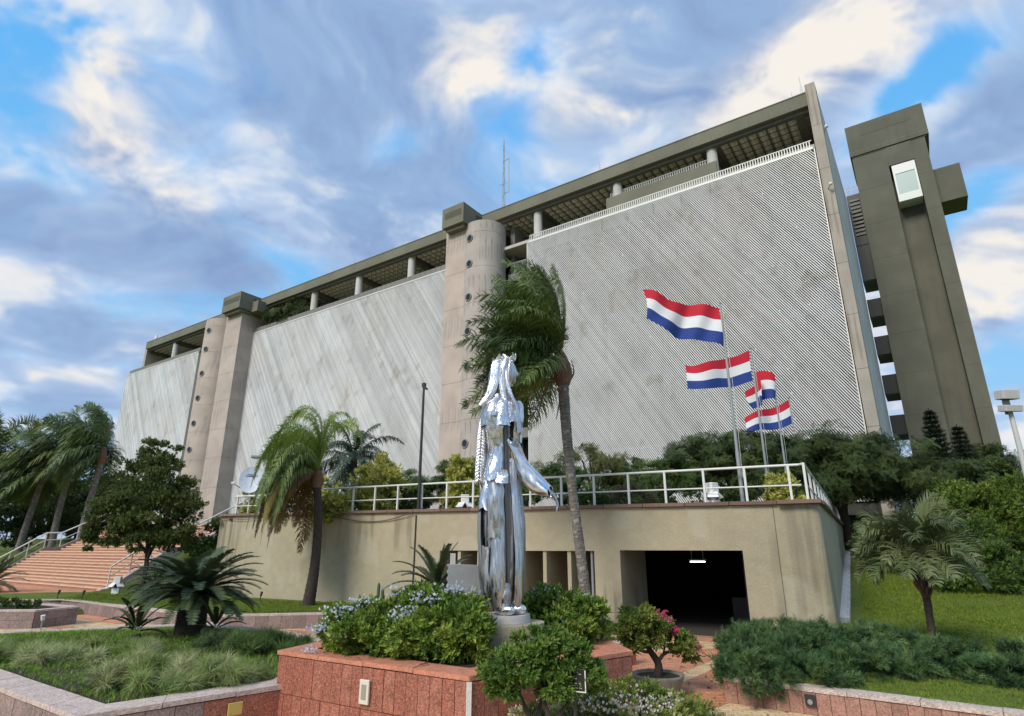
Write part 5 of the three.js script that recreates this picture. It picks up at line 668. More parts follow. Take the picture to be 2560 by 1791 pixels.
// ---------------------------------------------------------------- palms and cycads
function frondGeo(r, base, dir, len, o) {
  const n = 16, P = [base.clone()], d = dir.clone().normalize(), D = [d.clone()]; for (let i = 0; i < n; i++) { const t = i / n; d.addScaledVector(V(0, -1, 0), o.sag * (0.25 + t) / n * 2.2); if (o.wind) d.addScaledVector(o.wind, (0.2 + t) / n * 2.2); d.normalize(); P.push(P[i].clone().addScaledVector(d, len / n)); D.push(d.clone()); }
  const out = []; const T = (...v) => v.forEach((q) => out.push(q.x, q.y, q.z)); let ref = Math.abs(dir.y) > 0.9 ? V(1, 0, 0) : up;
  for (let i = 0; i < n; i++) { const s = D[i].clone().cross(ref).normalize().multiplyScalar(lerp(o.rachis, o.rachis * 0.2, i / n)), s2 = D[i + 1].clone().cross(ref).normalize().multiplyScalar(lerp(o.rachis, o.rachis * 0.2, (i + 1) / n)), u = s.clone().applyAxisAngle(D[i], 1.57), u2 = s2.clone().applyAxisAngle(D[i + 1], 1.57); for (const [a, b] of [[s, s2], [u, u2]]) { const A = P[i].clone().add(a), B = P[i].clone().sub(a), Cc = P[i + 1].clone().add(b), Dd = P[i + 1].clone().sub(b); T(A, B, Cc, Cc, B, Dd); } }
  for (let k = 0; k < o.n; k++) for (const q of [-1, 1]) {
    const t = lerp(o.start ?? 0.12, 0.995, (k + r() * 0.7) / o.n), f = t * n, i = Math.min(n - 1, Math.floor(f)), p = P[i].clone().lerp(P[i + 1], f - i), dd = D[i], s = dd.clone().cross(ref).normalize().multiplyScalar(q), L = o.leaf * (o.shape ? o.shape(t) : Math.sin(Math.PI * clamp(0.18 + 0.74 * t))) * (0.8 + 0.4 * r());
    let e = s.clone().multiplyScalar(o.open ?? 0.8).addScaledVector(dd, o.forward ?? 0.55).addScaledVector(up, (o.vee ?? 0) + (r() - 0.5) * (o.fluff ?? 0.5)).normalize(); const w = dd.clone().cross(e).normalize().cross(e).normalize().multiplyScalar(o.width); let a = p.clone(), ww = 1;
    for (let j = 0; j < 3; j++) { const b = a.clone().addScaledVector(e, L / 3), w1 = [1, 0.75, 0.03][j]; T(a.clone().addScaledVector(w, ww), a.clone().addScaledVector(w, -ww), b.clone().addScaledVector(w, w1)); T(b.clone().addScaledVector(w, w1), a.clone().addScaledVector(w, -ww), b.clone().addScaledVector(w, -w1)); a = b; ww = w1; e.addScaledVector(up, -(o.droop ?? 0.3)); if (o.wind) e.addScaledVector(o.wind, o.leafWind ?? 0.4); e.normalize(); }
  }
  return flat(out);
}
function palm(name, label, group, base, trunk, rad, o) {
  const t = thing(name, label, 'palm tree', base, 0, group), r = mulberry(o.seed), n = trunk.length; const pts = curve(trunk, 72);
  part('trunk', tube(pts, pts.map((_, i) => { const q = i / 72 * (rad.length - 1), k = Math.min(rad.length - 2, Math.floor(q)); return lerp(rad[k], rad[k + 1], q - k) * (1 + 0.035 * (i % 3 === 0 ? 1 : -0.4) + 0.03 * (hash2(i, 3, o.seed) - 0.5)); }), 16), o.bark ?? M.palmBark, t);
  const top = V(...trunk[n - 1]);
  if (o.shaft) part('crownshaft', tube(curve([[top.x, top.y - 0.15, top.z], [top.x, top.y + o.shaft * 0.5, top.z], [top.x + (o.wind ? o.wind.x * 0.2 : 0), top.y + o.shaft, top.z]], 8), [1, 1.25, 1.35, 1.3, 1.15, 1.0, 0.85, 0.7, 0.5].map((k) => k * rad[rad.length - 1] * 1.25), 12), M.deadLeaf, t);
  for (let k = 0; k < o.count; k++) {
    const a = o.azim ? Math.PI + (((k * 0.618) % 1) - 0.5) * 2 * o.azim : k * 2.399 + r() * 0.5, q = (k + 0.5) / o.count, el = lerp(o.el[0], o.el[1], q) + (r() - 0.5) * 0.25, d = V(Math.cos(a) * Math.cos(el), Math.sin(el), Math.sin(a) * Math.cos(el)); if (o.bias) d.add(o.bias).normalize(); const mats = o.mats, b = top.clone().add(V(0, (o.shaft ?? 0.1) * (1 - q * 0.5), 0)).addScaledVector(d, 0.08);
    const mt = o.pick ? o.pick(q, r) : mats[Math.floor(r() * mats.length)];
    part('frond', frondGeo(r, b, d, o.len * (0.82 + 0.3 * r()), { ...o.f, wind: o.wind ? o.wind.clone().multiplyScalar(0.45 + 0.8 * r()) : null }), mt, t);
  }
  for (const [pts2, w] of o.spathes ?? []) part('dead_frond', tube(curve(pts2, 10), Array.from({ length: 11 }, (_, i) => w * (1 - i / 11 * 0.85)), 6), M.deadLeaf, t);
  return t;
}
const queen = { sag: 0.75, rachis: 0.025, n: 62, leaf: 0.62, width: 0.016, droop: 0.35, fluff: 0.9, open: 0.75, forward: 0.5 };
// tall blown palm behind the statue
palm('queen_palm', 'tall wind-blown palm with slender trunk behind the statue', 'wind-blown palms', [1.98, 0, -16.5], [[0, 0, 0], [-0.12, 1.6, 0], [-0.3, 3.4, 0], [-0.44, 5.2, 0], [-0.52, 6.9, 0]], [0.17, 0.14, 0.125, 0.14, 0.16], { seed: 11, shaft: 0.9, count: 58, azim: 1.35, el: [1.75, -0.35], len: 3.0, wind: V(-0.55, 0.06, -0.05), mats: M.frond, f: { ...queen, sag: 0.8, leaf: 0.8, n: 96, width: 0.013, leafWind: 0.4, fluff: 1.2 }, pick: (q, r) => (q < 0.25 ? M.frond[2] : M.frond[Math.floor(r() * 4)]), spathes: [[[[-0.55, 6.9, 0.05], [-0.95, 6.75, 0.15], [-1.15, 6.2, 0.2], [-1.28, 5.6, 0.2]], 0.035], [[[-0.5, 6.75, 0.08], [-0.62, 6.3, 0.2], [-0.75, 5.7, 0.25]], 0.05], [[[-0.4, 6.8, -0.05], [-0.2, 7.1, 0], [-0.25, 7.5, 0]], 0.04]] });
// palm bent over at the wall
palm('queen_palm', 'short wind-blown palm with yellowing skirt against the beige wall', 'wind-blown palms', [-7.08, 0.35, -22.3], [[0, 0, 0], [0.1, 1.4, 0], [0.06, 2.9, 0], [-0.1, 4.2, 0]], [0.22, 0.165, 0.15, 0.13], { seed: 12, bark: M.bark, shaft: 0.5, count: 66, azim: 1.25, el: [1.7, 0.1], len: 3.4, wind: V(-0.14, -0.35, 0.03), mats: M.frond, f: { ...queen, sag: 2.9, leaf: 0.58, n: 96, droop: 0.8, width: 0.011, fluff: 1.2 }, pick: (q, r) => (q > 0.88 ? M.frondBrown : q > 0.74 ? M.frondYellow : q < 0.4 ? M.frondLime : M.frond[1 + Math.floor(r() * 2)]) });
// row at the far left
const farF = { ...queen, sag: 1.35, droop: 0.5, n: 56, leaf: 1.3, width: 0.03, rachis: 0.035 };
[['leftmost full palm of the wind-blown row on the lawn', [-39.5, 1.85, -50], [[0, 0, 0], [0.2, 2.4, 0], [0.55, 5.6, 0]], 21], ['middle palm of the wind-blown row on the lawn, darkest trunk', [-36.9, 1.75, -50], [[0, 0, 0], [-0.05, 3, 0], [0.15, 7.0, 0]], 22], ['palm of the wind-blown row nearest the broad steps', [-33.4, 1.75, -48], [[0, 0, 0], [0.15, 3.5, 0], [0.45, 7.1, 0]], 23], ['palm cut by the left edge of the view', [-44.8, 2.0, -51], [[0, 0, 0], [0, 3, 0], [-0.1, 6.9, 0]], 24]].forEach(([lab, b, tr, seed]) => palm('queen_palm', lab, 'wind-blown palms', b, tr, [0.28, 0.23, 0.21], { seed, shaft: 1.2, count: 40, azim: seed === 24 ? 3.1 : 1.5, el: [1.6, -0.3], len: 4.2, wind: V(-0.45, -0.05, 0), mats: M.frond, f: farF }));
// dark palm on the terrace
palm('terrace_palm', 'dark drooping palm standing on the terrace before the middle screen', undefined, [-8.2, 3.3, -31], [[0, 0, 0], [0.1, 1.4, 0], [0, 3.0, 0]], [0.16, 0.13, 0.12], { seed: 31, shaft: 0.5, count: 26, el: [1.2, -0.4], len: 2.7, mats: M.frondBlue, f: { ...queen, sag: 1.15, n: 44, leaf: 0.7, width: 0.024, droop: 0.9, fluff: 0.5 } });
// blue-green feather palm on the lawn bank
palm('jelly_palm', 'small grey-green feather palm with thin trunk on the grass bank', undefined, [8.62, 0.32, -13.3], [[0, 0, 0], [-0.02, 0.5, 0], [0.0, 1.0, 0], [-0.04, 1.3, 0], [-0.06, 1.82, 0]], [0.075, 0.07, 0.075, 0.11, 0.16], { seed: 32, count: 54, el: [1.25, -0.1], len: 1.2, mats: M.frondButia, bark: M.bark, f: { sag: 0.85, rachis: 0.014, n: 60, leaf: 0.42, width: 0.008, droop: 0.3, fluff: 1.3, open: 0.6, forward: 0.75, vee: 0.2 }, spathes: Array.from({ length: 54 }, (_, k) => { const a = k * 2.4, y = 1.02 + (k % 9) * 0.085, r0 = 0.08 + (y - 1) * 0.13; return [[[Math.cos(a) * r0 * 0.6, y, Math.sin(a) * r0 * 0.6], [Math.cos(a) * (r0 + 0.05), y + 0.1, Math.sin(a) * (r0 + 0.05)], [Math.cos(a) * (r0 + 0.09), y + 0.2, Math.sin(a) * (r0 + 0.09)]], 0.035]; }) });
const cyF = { sag: 0.62, rachis: 0.013, n: 60, leaf: 0.2, width: 0.0095, droop: 0.08, fluff: 0.12, open: 0.85, forward: 0.5, vee: 0.25, start: 0.08, shape: (t) => Math.pow(Math.sin(Math.PI * clamp(0.1 + 0.82 * t)), 0.6) };
function cycad(label, base, h, rad, len, count, seed, group, el = [1.25, -0.25]) { const t = palm('sago_cycad', label, group, base, [[0, 0, 0], [0.01, h * 0.5, 0], [0, h, 0]], [rad * 1.05, rad, rad * 0.8], { seed, count, el, len, mats: M.frondCycad, bark: M.bark, f: { ...cyF, leaf: 0.17 * len / 1.3 } }); t.userData.category = 'cycad'; return t; }
{ const t = cycad('large dark cycad with arching fronds in the grass planter', [-6.65, 0.57, -13.4], 0.72, 0.28, 1.3, 100, 41, undefined, [1.0, 0.02]); const g = new THREE.ConeGeometry(0.03, 0.09, 4); const it = []; const r = mulberry(3); for (let k = 0; k < 500; k++) { const a = k * 2.4, y = (k / 500) * 0.9; it.push({ p: V(Math.cos(a) * 0.265, y, Math.sin(a) * 0.265), q: orient(r, V(Math.cos(a), 0.7, Math.sin(a))), s: V(1, 1, 1), c: [0.03, 0.025, 0.02] }); } scatter('leaf_bases', g, M.needle, t, it); }
cycad('cycad pup with short upright fronds left of the big cycad', [-7.35, 0.57, -12.7], 0.12, 0.1, 0.62, 14, 42, 'cycad pups', [1.3, 0.2]); cycad('cycad pup with stubby fronds right of the big cycad', [-5.95, 0.57, -13.0], 0.12, 0.1, 0.55, 13, 43, 'cycad pups', [1.3, 0.1]);
cycad('cycad at the left edge beside the lawn railing', [-24.6, 0.34, -30.0], 0.3, 0.25, 1.5, 30, 44, undefined); cycad('cycad showing behind the metal slab by the wall', [-1.6, 0.4, -13.6], 1.0, 0.2, 1.0, 30, 45, undefined, [1.2, 0.0]); cycad('cycad on the lawn at the foot of the steps', [-14.3, 0.39, -25.5], 0.3, 0.2, 1.1, 26, 46, undefined);

// ---------------------------------------------------------------- trees and shrubs
function shrub(name, label, cat, pos, o, group) { const t = thing(name, label, cat, pos, 0, group); crown(t, 'foliage', o); return t; }
const low = (lobes) => lobes.map(([x, y, z, a, b, c]) => [x, y * 0.42, z, a, b * 0.62, c]);
{ // round tree in front of the steps
  const t = thing('shade_tree', 'dense round dark green tree in front of the broad steps', 'tree', [-16.3, 0.35, -28]); t.scale.set(1, 1.2, 1);
  limbs(t, [[0, 0, 0], [0.05, 0.8, 0], [-0.05, 1.7, 0], [-0.3, 2.8, 0]], [0.13, 0.1, 0.09, 0.06], [[[[0, 1.2, 0], [0.6, 2.2, 0.2], [1.2, 3.0, 0.2]], 0.07, 0.03], [[[0, 1.4, 0], [-0.9, 2.3, 0.3], [-1.8, 2.8, 0.2]], 0.07, 0.03], [[[-0.1, 1.9, 0], [0, 3.0, -0.6], [0.1, 4.0, -0.8]], 0.06, 0.03], [[[0.1, 1.0, 0.05], [0.25, 1.7, 0.3], [0.7, 2.2, 0.8]], 0.05, 0.02]]);
  crown(t, 'crown', { seed: 51, geo: G.broad2, n: 9000, size: [0.13, 0.24], cols: C.tree, clump: 0.34, per: 40, flat: 0.42, lobes: [[-0.5, 3.6, 0, 1.65, 1.6, 1.5], [-1.5, 2.6, 0.3, 1.1, 0.9, 1.1], [0.9, 3.0, 0.3, 1.2, 1.1, 1.2], [1.3, 2.3, 0.4, 0.8, 0.7, 0.8], [-2.2, 2.0, 0.2, 0.7, 0.5, 0.7], [0, 2.3, 0.9, 1.1, 0.7, 0.8], [-0.2, 4.9, -0.1, 0.9, 0.8, 0.9]] });
}
function darkTree(label, pos, w, h, seed, cols, n, geo = G.feather, flatness = 0.45, trunkH = 0.35) {
  const t = thing('acacia_tree', label, 'tree', pos, 0, 'spreading trees around the building'), r = mulberry(seed), lobes = []; for (let k = 0; k < 9; k++) { const a = k * 2.4 + r(), q = Math.sqrt((k + 0.4) / 9); lobes.push([Math.cos(a) * w * 0.62 * q, h * (0.72 - 0.16 * q * q + 0.1 * (r() - 0.5)), Math.sin(a) * w * 0.5 * q, w * 0.42, h * 0.2, w * 0.36]); }
  limbs(t, [[0, 0, 0], [0.1, h * 0.18, 0], [0, h * trunkH, 0], [0.1, h * 0.6, 0]], [0.2, 0.16, 0.13, 0.06].map((k) => k * h / 5), lobes.slice(0, 6).map((L, i) => [[[0, h * (0.2 + 0.03 * i), 0], [L[0] * 0.5, L[1] * 0.7, L[2] * 0.5], [L[0], L[1], L[2]]], 0.02 * h, 0.008 * h]));
  crown(t, 'crown', { seed, geo, n, size: [0.28, 0.5].map((k) => k * h / 6), cols, clump: 0.55, per: 34, flat: flatness, lobes, out: 0.35, lift: 0.5, mat: M.leafThin }); return t;
}
darkTree('broad dark spreading tree behind the flagpoles, nearest the pole row', [11.2, 3.25, -30.2], 4.6, 5.0, 61, C.dark, 6000); darkTree('broad dark spreading tree between flagpoles and end wall', [17.0, groundY(17, -31.5), -31.5], 4.8, 6.9, 62, C.dark, 6600); darkTree('dark spreading tree in front of the lift tower foot', [21.3, groundY(21.3, -30.5), -30.5], 3.6, 5.0, 63, C.dark, 3600);
darkTree('dark tree low behind the side railing of the terrace', [11.8, 3.25, -27.6], 2.6, 3.0, 64, C.dark, 2600); darkTree('light feathery tree against the great screen', [4.8, 3.3, -35], 2.9, 5.4, 65, C.olive, 900); darkTree('small feathery tree beside the light one against the great screen', [6.8, 3.3, -36], 2.2, 4.6, 66, C.mid, 900);
darkTree('dark tree behind the light feathery tree', [2.6, 3.3, -33], 2.6, 3.9, 67, C.mid, 2400); darkTree('green tree at the foot of the round stair tower', [-2.2, 3.3, -31], 2.5, 3.6, 68, C.mid, 2800); darkTree('green tree behind the yellow bush on the terrace', [-4.8, 3.3, -30.5], 2.2, 3.0, 69, C.mid, 2200); darkTree('green tree between tall palm and first flagpole', [7.2, 3.3, -29], 2.4, 3.4, 70, C.mid, 2400);
// dark wood at the far left, tree by tree
[[-58, -74, 6.2, 7.6], [-50, -70, 5.5, 6.6], [-43, -66, 5.2, 7.0], [-47, -63, 4.4, 6.4], [-41.5, -59, 4, 5.6], [-39.5, -64, 4.2, 6.4], [-43, -54, 3.4, 4.0], [-37.5, -53.5, 3.2, 3.6]].forEach(([x, z, w, h], k) => darkTree(['leftmost tree of the dark wood behind the cut-off palm', 'dark wood tree in the farther row behind the middle palm trunk', 'dark wood tree showing between the palms and the round tree', 'dark wood tree behind the leftmost full palm', 'dark wood tree just behind the palm nearest the steps', 'dark wood tree half hidden behind the round tree', 'low dark tree at the left edge in front of the wood', 'low dark tree under the crowns of the wind-blown palms'][k], [x, groundY(x, z) - 0.05, z], w, h, 80 + k, C.dark, 2600, G.broad, 0.55));
function hedge(label, pos, lobes, n, cols, seed, size = [0.16, 0.28], geo = G.broad) { return shrub('hedge', label, 'hedge', pos, { seed, geo, n, size, cols, clump: 0.4, per: 36, lobes, floor: 0.02 }, 'clipped and wild hedges'); }
hedge('dark hedge at the top of the far left lawn', [-42, 2.4, -56], [[-6, 0.8, 0, 4, 1.7, 1], [0, 0.8, 0, 4, 1.6, 1], [6, 0.8, 0.5, 4, 1.5, 1]], 3200, C.dark, 91); hedge('low green planting between the steps and the terrace wall', [-14.6, 1.9, -31.5], [[-0.4, 0.6, 0, 1.6, 0.9, 1.2], [1.2, 0.7, 0.3, 1.2, 0.8, 1]], 1600, C.mid, 92); hedge('clipped hedge in the purple planter', [-17.6, 0.47, -20.3], [[0.4, 0.1, 0, 2.4, 0.2, 0.75]], 1800, C.mid, 93, [0.08, 0.14], G.small); hedge('low hedge on the terrace under the satellite dish', [-11.4, 3.3, -27.4], [[-0.6, 0.15, 0, 1.4, 0.35, 0.5], [1.2, 0.15, -0.3, 1.4, 0.3, 0.5]], 1400, C.mid, 94, [0.08, 0.15], G.small);
hedge('dark undergrowth on the terrace behind the railing', [2.2, 3.3, -25.5], [[-5, 0.5, -2.0, 2.2, 0.7, 0.8], [-1.5, 0.5, -1.2, 2.4, 0.7, 0.8], [2, 0.5, -0.5, 2.2, 0.75, 0.8], [5, 0.6, 1.0, 2.0, 0.8, 0.8], [7.6, 0.6, 2.2, 1.6, 0.8, 0.8]], 5200, C.dark, 95, [0.14, 0.26]); hedge('dark undergrowth on the terrace behind the white lantern', [-6.0, 3.3, -26.4], [[-3.2, 0.4, -1.0, 1.9, 0.6, 0.7], [0, 0.5, 0, 2, 0.7, 0.7], [2.2, 0.5, 0.8, 1.6, 0.7, 0.7]], 3000, C.dark, 96, [0.14, 0.26]);
// yellow-green bushes on the terrace
[['tall yellow-green bush on the terrace left of the lamp mast', [-5.5, 3.3, -25.0], [[0, 1.4, 0, 0.85, 1.2, 0.8], [0.5, 0.9, 0.1, 0.6, 0.8, 0.6], [-0.45, 0.9, 0, 0.6, 0.75, 0.6]], 2600, 101], ['tall yellow-green bush on the terrace directly behind the statue', [-1.95, 3.3, -23.3], [[0, 1.2, 0, 0.55, 1.15, 0.55], [0.2, 0.6, 0, 0.5, 0.6, 0.5]], 1900, 102], ['low round yellow-green bush beside the blown palm', [-7.0, 3.3, -24.0], [[0, 0.42, 0, 0.62, 0.5, 0.5]], 1000, 103], ['yellow bush at the terrace corner beside the farthest railing', [8.15, 3.3, -18.1], [[0, 0.42, 0, 0.42, 0.5, 0.4], [-0.1, 0.75, 0, 0.3, 0.3, 0.3]], 900, 104], ['yellow-green bush right of the satellite dish', [-12.3, 3.3, -29.5], [[0, 1.2, 0, 0.65, 1.0, 0.6]], 1100, 105], ['pale reddish-yellow bush between blown palm and dark palm', [-9.0, 3.3, -29], [[0, 1.1, 0, 0.7, 1.1, 0.6]], 900, 106]].forEach(([lab, p, lobes, n, seed]) => shrub('croton_bush', lab, 'bush', p, { seed, geo: G.broad, n, size: [0.13, 0.22], cols: C.lime, clump: 0.4, per: 26, lobes, floor: 0.02 }, 'yellow-green bushes on the terrace'));
{ const t = shrub('clipped_bush', 'rounded brownish clipped bush behind the terrace railing', 'bush', [4.35, 3.3, -22.4], { seed: 111, geo: G.small, n: 3600, size: [0.07, 0.12], cols: [[0.13, 0.12, 0.06], [0.17, 0.15, 0.09], [0.09, 0.11, 0.04]], clump: 0.25, per: 24, lobes: [[0, 0.5, 0, 0.95, 0.62, 0.7]], floor: 0.02 }); }
shrub('clipped_bush', 'small bright green bush right of the tall palm trunk on the terrace', 'bush', [2.75, 3.3, -21.0], { seed: 112, geo: G.small, n: 1400, size: [0.09, 0.16], cols: C.mid, clump: 0.4, per: 24, lobes: [[0, 0.4, 0, 0.5, 0.45, 0.45]], floor: 0.02 });
shrub('roof_shrub', 'dark overgrown shrub on the roof terrace beside the far machine room', 'bush', (() => { const p = fpt(-30.8, 30.62, -1.2); return [p.x, p.y, p.z]; })(), { seed: 113, geo: G.feather, n: 2600, size: [0.5, 0.85], cols: C.dark, clump: 0.5, per: 30, lobes: [[0, 1.2, 0, 2.4, 1.3, 1.2], [-2.4, 1.6, -1.6, 2.2, 1.2, 1], [2.0, 0.9, 1.2, 1.4, 1.0, 0.9], [1.0, 2.3, 0.9, 1.2, 0.7, 0.7]], mat: M.leafThin });
// two star pines by the lift tower and what grows beyond
function starPine(label, pos, h, w, seed) { const t = thing('norfolk_pine', label, 'tree', pos, 0, 'star pines beside the lift tower'), r = mulberry(seed), it = []; part('trunk', tube([V(0, 0, 0), V(0, h, 0)], [0.18, 0.03], 8), M.bark, t); const tiers = Math.round(h / 0.26); for (let k = 0; k < tiers; k++) { const q = k / tiers, y = 0.15 + q * (h - 0.25), L = w * Math.pow(1 - q, 0.72) * (0.85 + 0.3 * r()); for (let b = 0; b < 9; b++) { const a = b * 0.7 + k * 0.5 + r() * 0.2, n = Math.max(5, Math.round(L * 15)); for (let i = 0; i < n; i++) { const f = (i + 0.5) / n, p = V(Math.cos(a) * L * f, y - 0.12 * Math.sin(f * 3) * L + 0.1 * f * f * L, Math.sin(a) * L * f), v = 0.7 + 0.6 * r(), c = C.pine[Math.floor(r() * 3)], s = 0.24 + 0.1 * r(); it.push({ p, q: orient(r, V(Math.cos(a) * 0.7, 0.45, Math.sin(a) * 0.7).add(rv(r).multiplyScalar(0.4))), s: V(s, s, s), c: [c[0] * v, c[1] * v, c[2] * v] }); } } } scatter('crown', G.pine, M.needle, t, it); }
starPine('taller dark star pine in front of the lift tower', [23.1, 2.6, -32.3], 7.1, 1.25, 121); starPine('shorter dark star pine right of the taller one', [25.2, 2.6, -33.3], 6.4, 1.2, 122);
darkTree('dark umbrella-shaped tree far right behind the floodlight', [37, 3.2, -46], 4.2, 7.4, 123, C.dark, 1800); darkTree('reddish dark tree at the foot of the lift tower', [29.0, 3.1, -37.5], 2.2, 5.0, 124, C.dark, 1800, G.broad, 0.6);
function bigBush(label, pos, lobes, n, seed, cols = C.mid, size = [0.2, 0.36], geo = G.broad2) { return shrub('wild_bush', label, 'bush', pos, { seed, geo, n, size, cols, clump: 0.42, per: 40, lobes, floor: -0.3, lift: 0.4 }, 'bushes on the grass bank'); }
bigBush('tall green bush below the star pines', [19.6, 1.65, -26.5], [[0, 1.9, 0, 1.7, 1.4, 1.3], [2.0, 2.0, 0, 1.8, 1.4, 1.3], [-1.2, 1.3, 0.5, 1.2, 1.2, 1], [1, 0.9, 0.3, 2, 1, 1]], 4200, 131, [[0.085, 0.15, 0.018], [0.13, 0.2, 0.024], [0.17, 0.23, 0.034]]); bigBush('tall green bush at the right edge below the floodlight', [21.5, 1.45, -23.0], [[0, 2.0, 0, 1.8, 1.7, 1.3], [2.2, 2.2, 0.5, 1.8, 1.7, 1.3], [0.5, 0.8, 0.2, 1.8, 0.9, 1]], 3600, 132, [[0.085, 0.15, 0.018], [0.13, 0.2, 0.024], [0.17, 0.23, 0.034]]);
bigBush('spreading green shrubbery along the top of the grass bank', [15.4, 0.95, -20.6], [[0, 0.6, 0, 1.8, 0.9, 1.1], [2.4, 0.5, 0.5, 1.9, 0.9, 1.1], [4.8, 0.5, 1.0, 1.8, 0.9, 1.1]], 4600, 133, C.mid, [0.16, 0.28]); bigBush('loose green shrub behind the grey-green feather palm', [15.8, 1.15, -23.2], [[0, 0.9, 0, 1.3, 1.1, 0.9], [1.6, 1.0, -0.3, 1.3, 1.1, 0.9], [-0.6, 1.3, -2, 1.1, 1.1, 0.9]], 3200, 134, C.mid, [0.16, 0.28]);
// juniper mounds
function juniper(label, pos, lobes, n, seed) { return shrub('juniper_bush', label, 'bush', pos, { seed, geo: G.spray, geo2: G.spray2, n, size: [0.07, 0.18], cols: C.juniper, clump: 0.5, per: 34, lobes: low(lobes), floor: -0.12, out: 0.9, lift: 0.15, mess: 0.45, mat: M.needle, flat: 0.6, wind: V(0.15, 0.1, 0.25) }, 'juniper mounds behind the kerb'); }
juniper('wide blue-green juniper mound in front of the garage pier', [5.4, 0.34, -11.6], [[-1.5, 0.12, 1.15, 0.55, 0.36, 0.5], [-0.9, 0.14, 1.45, 0.6, 0.36, 0.45], [-1.2, 0.22, 0.75, 0.75, 0.42, 0.6], [-0.4, 0.36, 0.3, 0.9, 0.5, 0.7], [0.6, 0.4, -0.4, 1.0, 0.55, 0.8], [1.6, 0.36, -0.7, 0.9, 0.5, 0.7], [0.4, 0.22, 0.95, 1.0, 0.4, 0.5], [1.5, 0.2, 0.6, 0.9, 0.4, 0.6], [2.3, 0.2, 0.0, 0.6, 0.35, 0.5], [-0.3, 0.3, -1.2, 0.9, 0.45, 0.8], [0.4, 0.3, -2.2, 1, 0.45, 0.9]], 15000, 141); juniper('blue-green juniper mound at the right edge of the bed', [8.6, 0.34, -10.3], [[-0.9, 0.18, 0.2, 0.7, 0.35, 0.5], [0.2, 0.3, -0.2, 0.9, 0.45, 0.7], [1.2, 0.36, -0.4, 0.9, 0.5, 0.7], [0.2, 0.2, 0.6, 0.9, 0.35, 0.5], [2.0, 0.3, -0.6, 0.9, 0.5, 0.7]], 8000, 142);
// plumbago in the statue planter
function plumbago(label, pos, lobes, n, seed, fl) { const t = shrub('plumbago_bush', label, 'bush', pos, { seed, geo: G.small, geo2: G.small2, n, size: [0.06, 0.16], cols: C.bright, clump: 0.42, per: 34, lobes, floor: 0.02, lift: 0.3 }, 'plumbago around the statue'); const tw = [], r = mulberry(seed + 7); for (let k = 0; k < 26; k++) { const L = lobes[k % lobes.length]; tw.push(tube(curve([[L[0] * 0.5 + (r() - 0.5) * 0.3, 0, L[2] * 0.5], [L[0] + (r() - 0.5) * 0.5, L[1] * 0.6, L[2] + (r() - 0.5) * 0.4], [L[0] + (r() - 0.5) * L[3] * 1.6, L[1] + L[4] * 0.6 * r(), L[2] + (r() - 0.5) * L[5] * 1.6]], 5), [0.009, 0.008, 0.007, 0.006, 0.005, 0.004], 5)); } part('twigs', merge(tw), M.bark, t, { kind: 'stuff' }); const it = []; for (const [x, y, z, s, n2] of fl) for (let i = 0; i < n2; i++) { const c = C.sky[Math.floor(r() * 3)]; it.push({ p: V(x + (r() + r() - 1) * s * 2.1, y + 0.02 + (r() + r() - 1) * s * 0.8, z + 0.1 + (r() - 0.5) * s), q: orient(r, rv(r).add(V(0, 0.8, 0.6))), s: V(1, 1, 1).multiplyScalar(0.03 + 0.022 * r()), c }); } scatter('blossom', G.petals, M.leafThin, t, it); return t; }
plumbago('large plumbago bush with pale blue flowers left of the statue', [-1.45, 0.96, -8.75], [[-0.7, 0.24, -0.15, 0.4, 0.3, 0.4], [-0.2, 0.34, -0.1, 0.48, 0.36, 0.45], [0.35, 0.4, 0.1, 0.42, 0.36, 0.4], [0.75, 0.36, 0.45, 0.36, 0.36, 0.36], [0.35, 0.25, 0.5, 0.5, 0.28, 0.32], [-0.3, 0.2, 0.28, 0.5, 0.25, 0.3], [0.88, 0.28, 0.7, 0.26, 0.26, 0.26]], 9000, 151, [[-0.85, 0.5, 0.1, 0.14, 70], [-1.1, 0.3, 0.1, 0.1, 50], [-1.15, 0.06, 0.2, 0.06, 24], [-0.55, 0.64, 0.05, 0.12, 40], [-0.05, 0.76, 0, 0.14, 40], [0.1, 0.52, 0.42, 0.13, 80], [0.32, 0.68, 0.35, 0.12, 60], [0.62, 0.8, 0.15, 0.12, 50], [0.9, 0.76, 0.2, 0.08, 20], [-0.75, 0.24, 0.38, 0.06, 14]]);
plumbago('plumbago bush with a few pale flowers right of the statue', [0.72, 0.96, -9.75], [[-0.1, 0.3, 0, 0.42, 0.38, 0.4], [0.3, 0.25, 0.1, 0.38, 0.34, 0.38], [0.0, 0.14, 0.45, 0.4, 0.25, 0.3]], 4200, 152, [[-0.2, 0.66, 0.1, 0.14, 30], [0.2, 0.6, 0.1, 0.12, 22], [0.55, 0.36, 0.1, 0.06, 14], [0.0, 0.35, 0.4, 0.1, 10]]);
{ const t = thing('cactus', 'two thin green cactus stems rising out of the plumbago', 'cactus', [-1.92, 0.96, -9.15]); for (const [x, h] of [[0, 0.86], [0.06, 0.8]]) part('stem', tube([V(x, 0, 0), V(x, h * 0.5, 0), V(x + 0.005, h * 0.96, 0), V(x + 0.005, h, 0)], [0.024, 0.026, 0.022, 0.006], 9), MS({ color: rgb(0.06, 0.1, 0.045), roughness: 0.8 }), t); }
